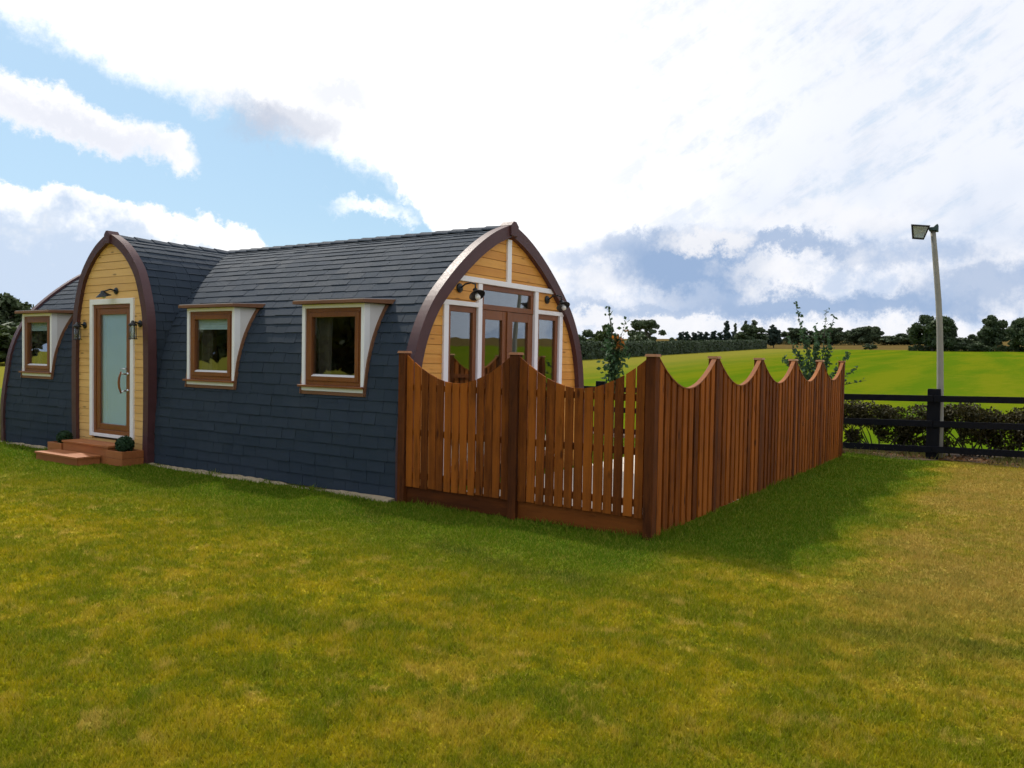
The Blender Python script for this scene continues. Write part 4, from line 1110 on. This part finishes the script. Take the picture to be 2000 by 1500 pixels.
# tussocks of longer grass along the hedgerow
nt = 9000; gx_ = rng.uniform(-3, 6, nt); gy_ = 9.2 + rng.beta(1.2, 1.6, nt) * 1.5; keep = (np.sin(gx_ * 2.3) + np.sin(gx_ * 5.1 + 1) + rng.normal(size=nt) * 0.8) > 0.2
gx_, gy_ = gx_[keep], gy_[keep]; nt = len(gx_); hh_ = rng.uniform(0.05, 0.20, nt); an = rng.uniform(0, 6.28, nt); lo_ = rng.uniform(0, 6.28, nt)
TV = np.stack([np.c_[gx_ - 0.006*np.cos(an), gy_ - 0.006*np.sin(an), 0*gx_], np.c_[gx_ + 0.006*np.cos(an), gy_ + 0.006*np.sin(an), 0*gx_], np.c_[gx_ + 0.5*hh_*np.cos(lo_), gy_ + 0.5*hh_*np.sin(lo_), hh_]], 1)
me = bpy.data.meshes.new('long_grass'); me.from_pydata(TV.reshape(-1, 3).tolist(), [], np.arange(3 * nt).reshape(-1, 3).tolist()); me.update()
L_TUS = leafm('tussock_grass', (0.07, 0.09, 0.012), (0.26, 0.24, 0.06), 0.35, 1.5)
tag(link('long_grass', me, L_TUS), 'longer grass growing along the foot of the hedgerow', 'grass', kind='stuff')

# sapling with a few orange leaves in the yard
sp = thing('sapling', 'slim young tree with a few orange leaves, just behind the front fence', 'tree', (-2.9, 5.0, 0))
tr = MB(); tr.tube([(-2.9, 5, 0), (-2.89, 5, 0.8), (-2.91, 5.01, 1.5), (-2.93, 5, 2.1), (-3.03, 5, 2.62)], [0.022, 0.018, 0.014, 0.009, 0.003], 7)
P = []
def twig(a, b, n, spread):
    a, b = np.array(a), np.array(b); tt = rng.uniform(0, 1, n)[:, None]; P.append(a + (b - a) * tt + rng.normal(size=(n, 3)) * spread)
twig((-2.89, 5, 1.15), (-2.90, 5, 1.75), 420, 0.055)
twig((-2.90, 5, 1.50), (-2.86, 5, 2.0), 420, 0.085)
twig((-2.93, 5, 2.0), (-3.03, 5, 2.62), 46, 0.03)
for (dx_, dz0, dz1, n_) in ((0.16, 1.5, 1.95, 60), (-0.14, 1.55, 1.95, 50), (0.10, 1.75, 2.10, 70), (0.19, 1.7, 2.38, 22), (-0.17, 1.8, 2.25, 25)):
    a = (-2.90, 5, dz0); b = (-2.90 + dx_, 5 + random.uniform(-.15, .15), dz1)
    tr.tube([a, b], [0.007, 0.002], 5); twig(((a[0]+b[0])/2, (a[1]+b[1])/2, (a[2]+b[2])/2), b, n_, 0.035)
tr.build('trunk', BARK, sp, smooth=True)
link('crown', leaf_mesh('crown', np.vstack(P), 0.038, None, 0.65), L_SAP, sp)
# loose upright shrub near the far end of the side fence
sb = thing('young_tree', 'loose leafy young tree with upright shoots above the far end of the stained fence', 'tree', (-0.62, 8.95, 0))
tr = MB(); P = []
tr.tube([(-0.62, 8.95, 0), (-0.62, 8.95, 0.9), (-0.58, 8.95, 1.5)], [0.03, 0.025, 0.018], 7)
shoots = [((-0.98, 8.9, 2.90), 40), ((-0.42, 9.0, 2.75), 34), ((-0.28, 9.0, 2.58), 34), ((-0.62, 9.1, 2.45), 30), ((-1.12, 8.9, 2.32), 30), ((-0.85, 8.95, 2.35), 50), ((-1.2, 9.0, 1.85), 40), ((0.02, 9.0, 1.95), 50), ((0.18, 8.95, 1.66), 26), ((-0.30, 8.9, 2.05), 90), ((-0.55, 8.9, 2.1), 90), ((-0.95, 9.05, 1.95), 60), ((0.33, 9.0, 1.42), 14), ((-1.05, 8.9, 1.6), 40)]
for (tp, n_) in shoots:
    base_ = (-0.60 + random.uniform(-.05, .05), 8.95, random.uniform(0.9, 1.5)); mid_ = tuple(base_[i] * 0.45 + tp[i] * 0.55 + (random.uniform(-.05, .05) if i < 2 else -0.02) for i in range(3))
    tr.tube([base_, mid_, tp], [0.012, 0.008, 0.003], 5)
    twig(mid_, tp, int(n_ * 1.2), 0.03); twig(base_, mid_, int(n_ * 1.4), 0.085)
tr.build('trunk', BARK, sb, smooth=True)
link('crown', leaf_mesh('crown', np.vstack(P), 0.040, None, 0.65), L_SHR, sb)

# ------------------------------------------------------------------ grass blades
N = 800000
r0, r1 = 2.7, 20.0; al = 1.75          # density falls with distance
u = rng.uniform(0, 1, N); e = 2 - al
rad = (r0 ** e + u * (r1 ** e - r0 ** e)) ** (1 / e)
th = math.atan2(_f.y, _f.x) + rng.uniform(-0.66, 0.66, N)
gx = CAMP.x + rad * np.cos(th); gy = CAMP.y + rad * np.sin(th)
ok = ~((gx < -3.03) & (gx > -13.0) & (gy > -0.035) & (gy < 4.5)) & ~((gx < 0.0) & (gx > -3.1) & (gy > 0.0)) & (gy < 9.2 + 0.3 * np.sin(gx * 3))
ok &= ~((gx > -10.42) & (gx < -8.22) & (gy > -0.44)) & ~((gx > -10.03) & (gx < -8.77) & (gy > -0.81))
gx, gy, rad = gx[ok], gy[ok], rad[ok]; n = len(gx)
def vnoise(x, y, s, seed):
    q = np.random.default_rng(seed).uniform(0, 1, (64, 64)); X, Y_ = x / s, y / s
    i, j = np.floor(X).astype(int), np.floor(Y_).astype(int); fx, fy = X - i, Y_ - j; fx = fx*fx*(3-2*fx); fy = fy*fy*(3-2*fy)
    a, b, c, d_ = q[i % 64, j % 64], q[(i+1) % 64, j % 64], q[i % 64, (j+1) % 64], q[(i+1) % 64, (j+1) % 64]
    return (a*(1-fx)+b*fx)*(1-fy) + (c*(1-fx)+d_*fx)*fy
pat = 0.5 * vnoise(gx, gy, 0.45, 1) + 0.5 * vnoise(gx, gy, 0.13, 2)
near = np.minimum(np.minimum(np.where(gx < -3.0, np.abs(gy), 9), np.where((gx > -3.1) & (gx < 0.1), np.abs(gy), 9)), np.where(gy > 0, np.abs(gx - 0.04), 9))
hgt = (0.014 + 0.030 * pat) * rng.uniform(0.5, 1.3, n) + 0.075 * np.exp(-near / 0.085) * rng.uniform(0.1, 1.2, n) * (0.3 + 1.1 * vnoise(gx, gy, 0.3, 5))
wid = 0.0011 * np.clip(rad, 3, 20) ** 0.75 * rng.uniform(0.7, 1.4, n)
a = rng.uniform(0, 2 * math.pi, n); ln = hgt * rng.uniform(0.1, 1.0, n); la = rng.uniform(0, 2 * math.pi, n)
V = np.empty((n, 3, 3), np.float32)
V[:, 0] = np.c_[gx - wid * np.cos(a), gy - wid * np.sin(a), np.zeros(n)]
V[:, 1] = np.c_[gx + wid * np.cos(a), gy + wid * np.sin(a), np.zeros(n)]
V[:, 2] = np.c_[gx + ln * np.cos(la), gy + ln * np.sin(la), hgt]
me = bpy.data.meshes.new('lawn_grass'); me.vertices.add(3 * n); me.vertices.foreach_set('co', V.ravel())
me.loops.add(3 * n); me.loops.foreach_set('vertex_index', np.arange(3 * n, dtype=np.int32))
me.polygons.add(n); me.polygons.foreach_set('loop_start', np.arange(0, 3 * n, 3, dtype=np.int32)); me.polygons.foreach_set('loop_total', np.full(n, 3, np.int32))
me.update()
tag(link('lawn_grass', me, BLADE), 'short patchy grass blades of the lawn', 'grass', kind='stuff')
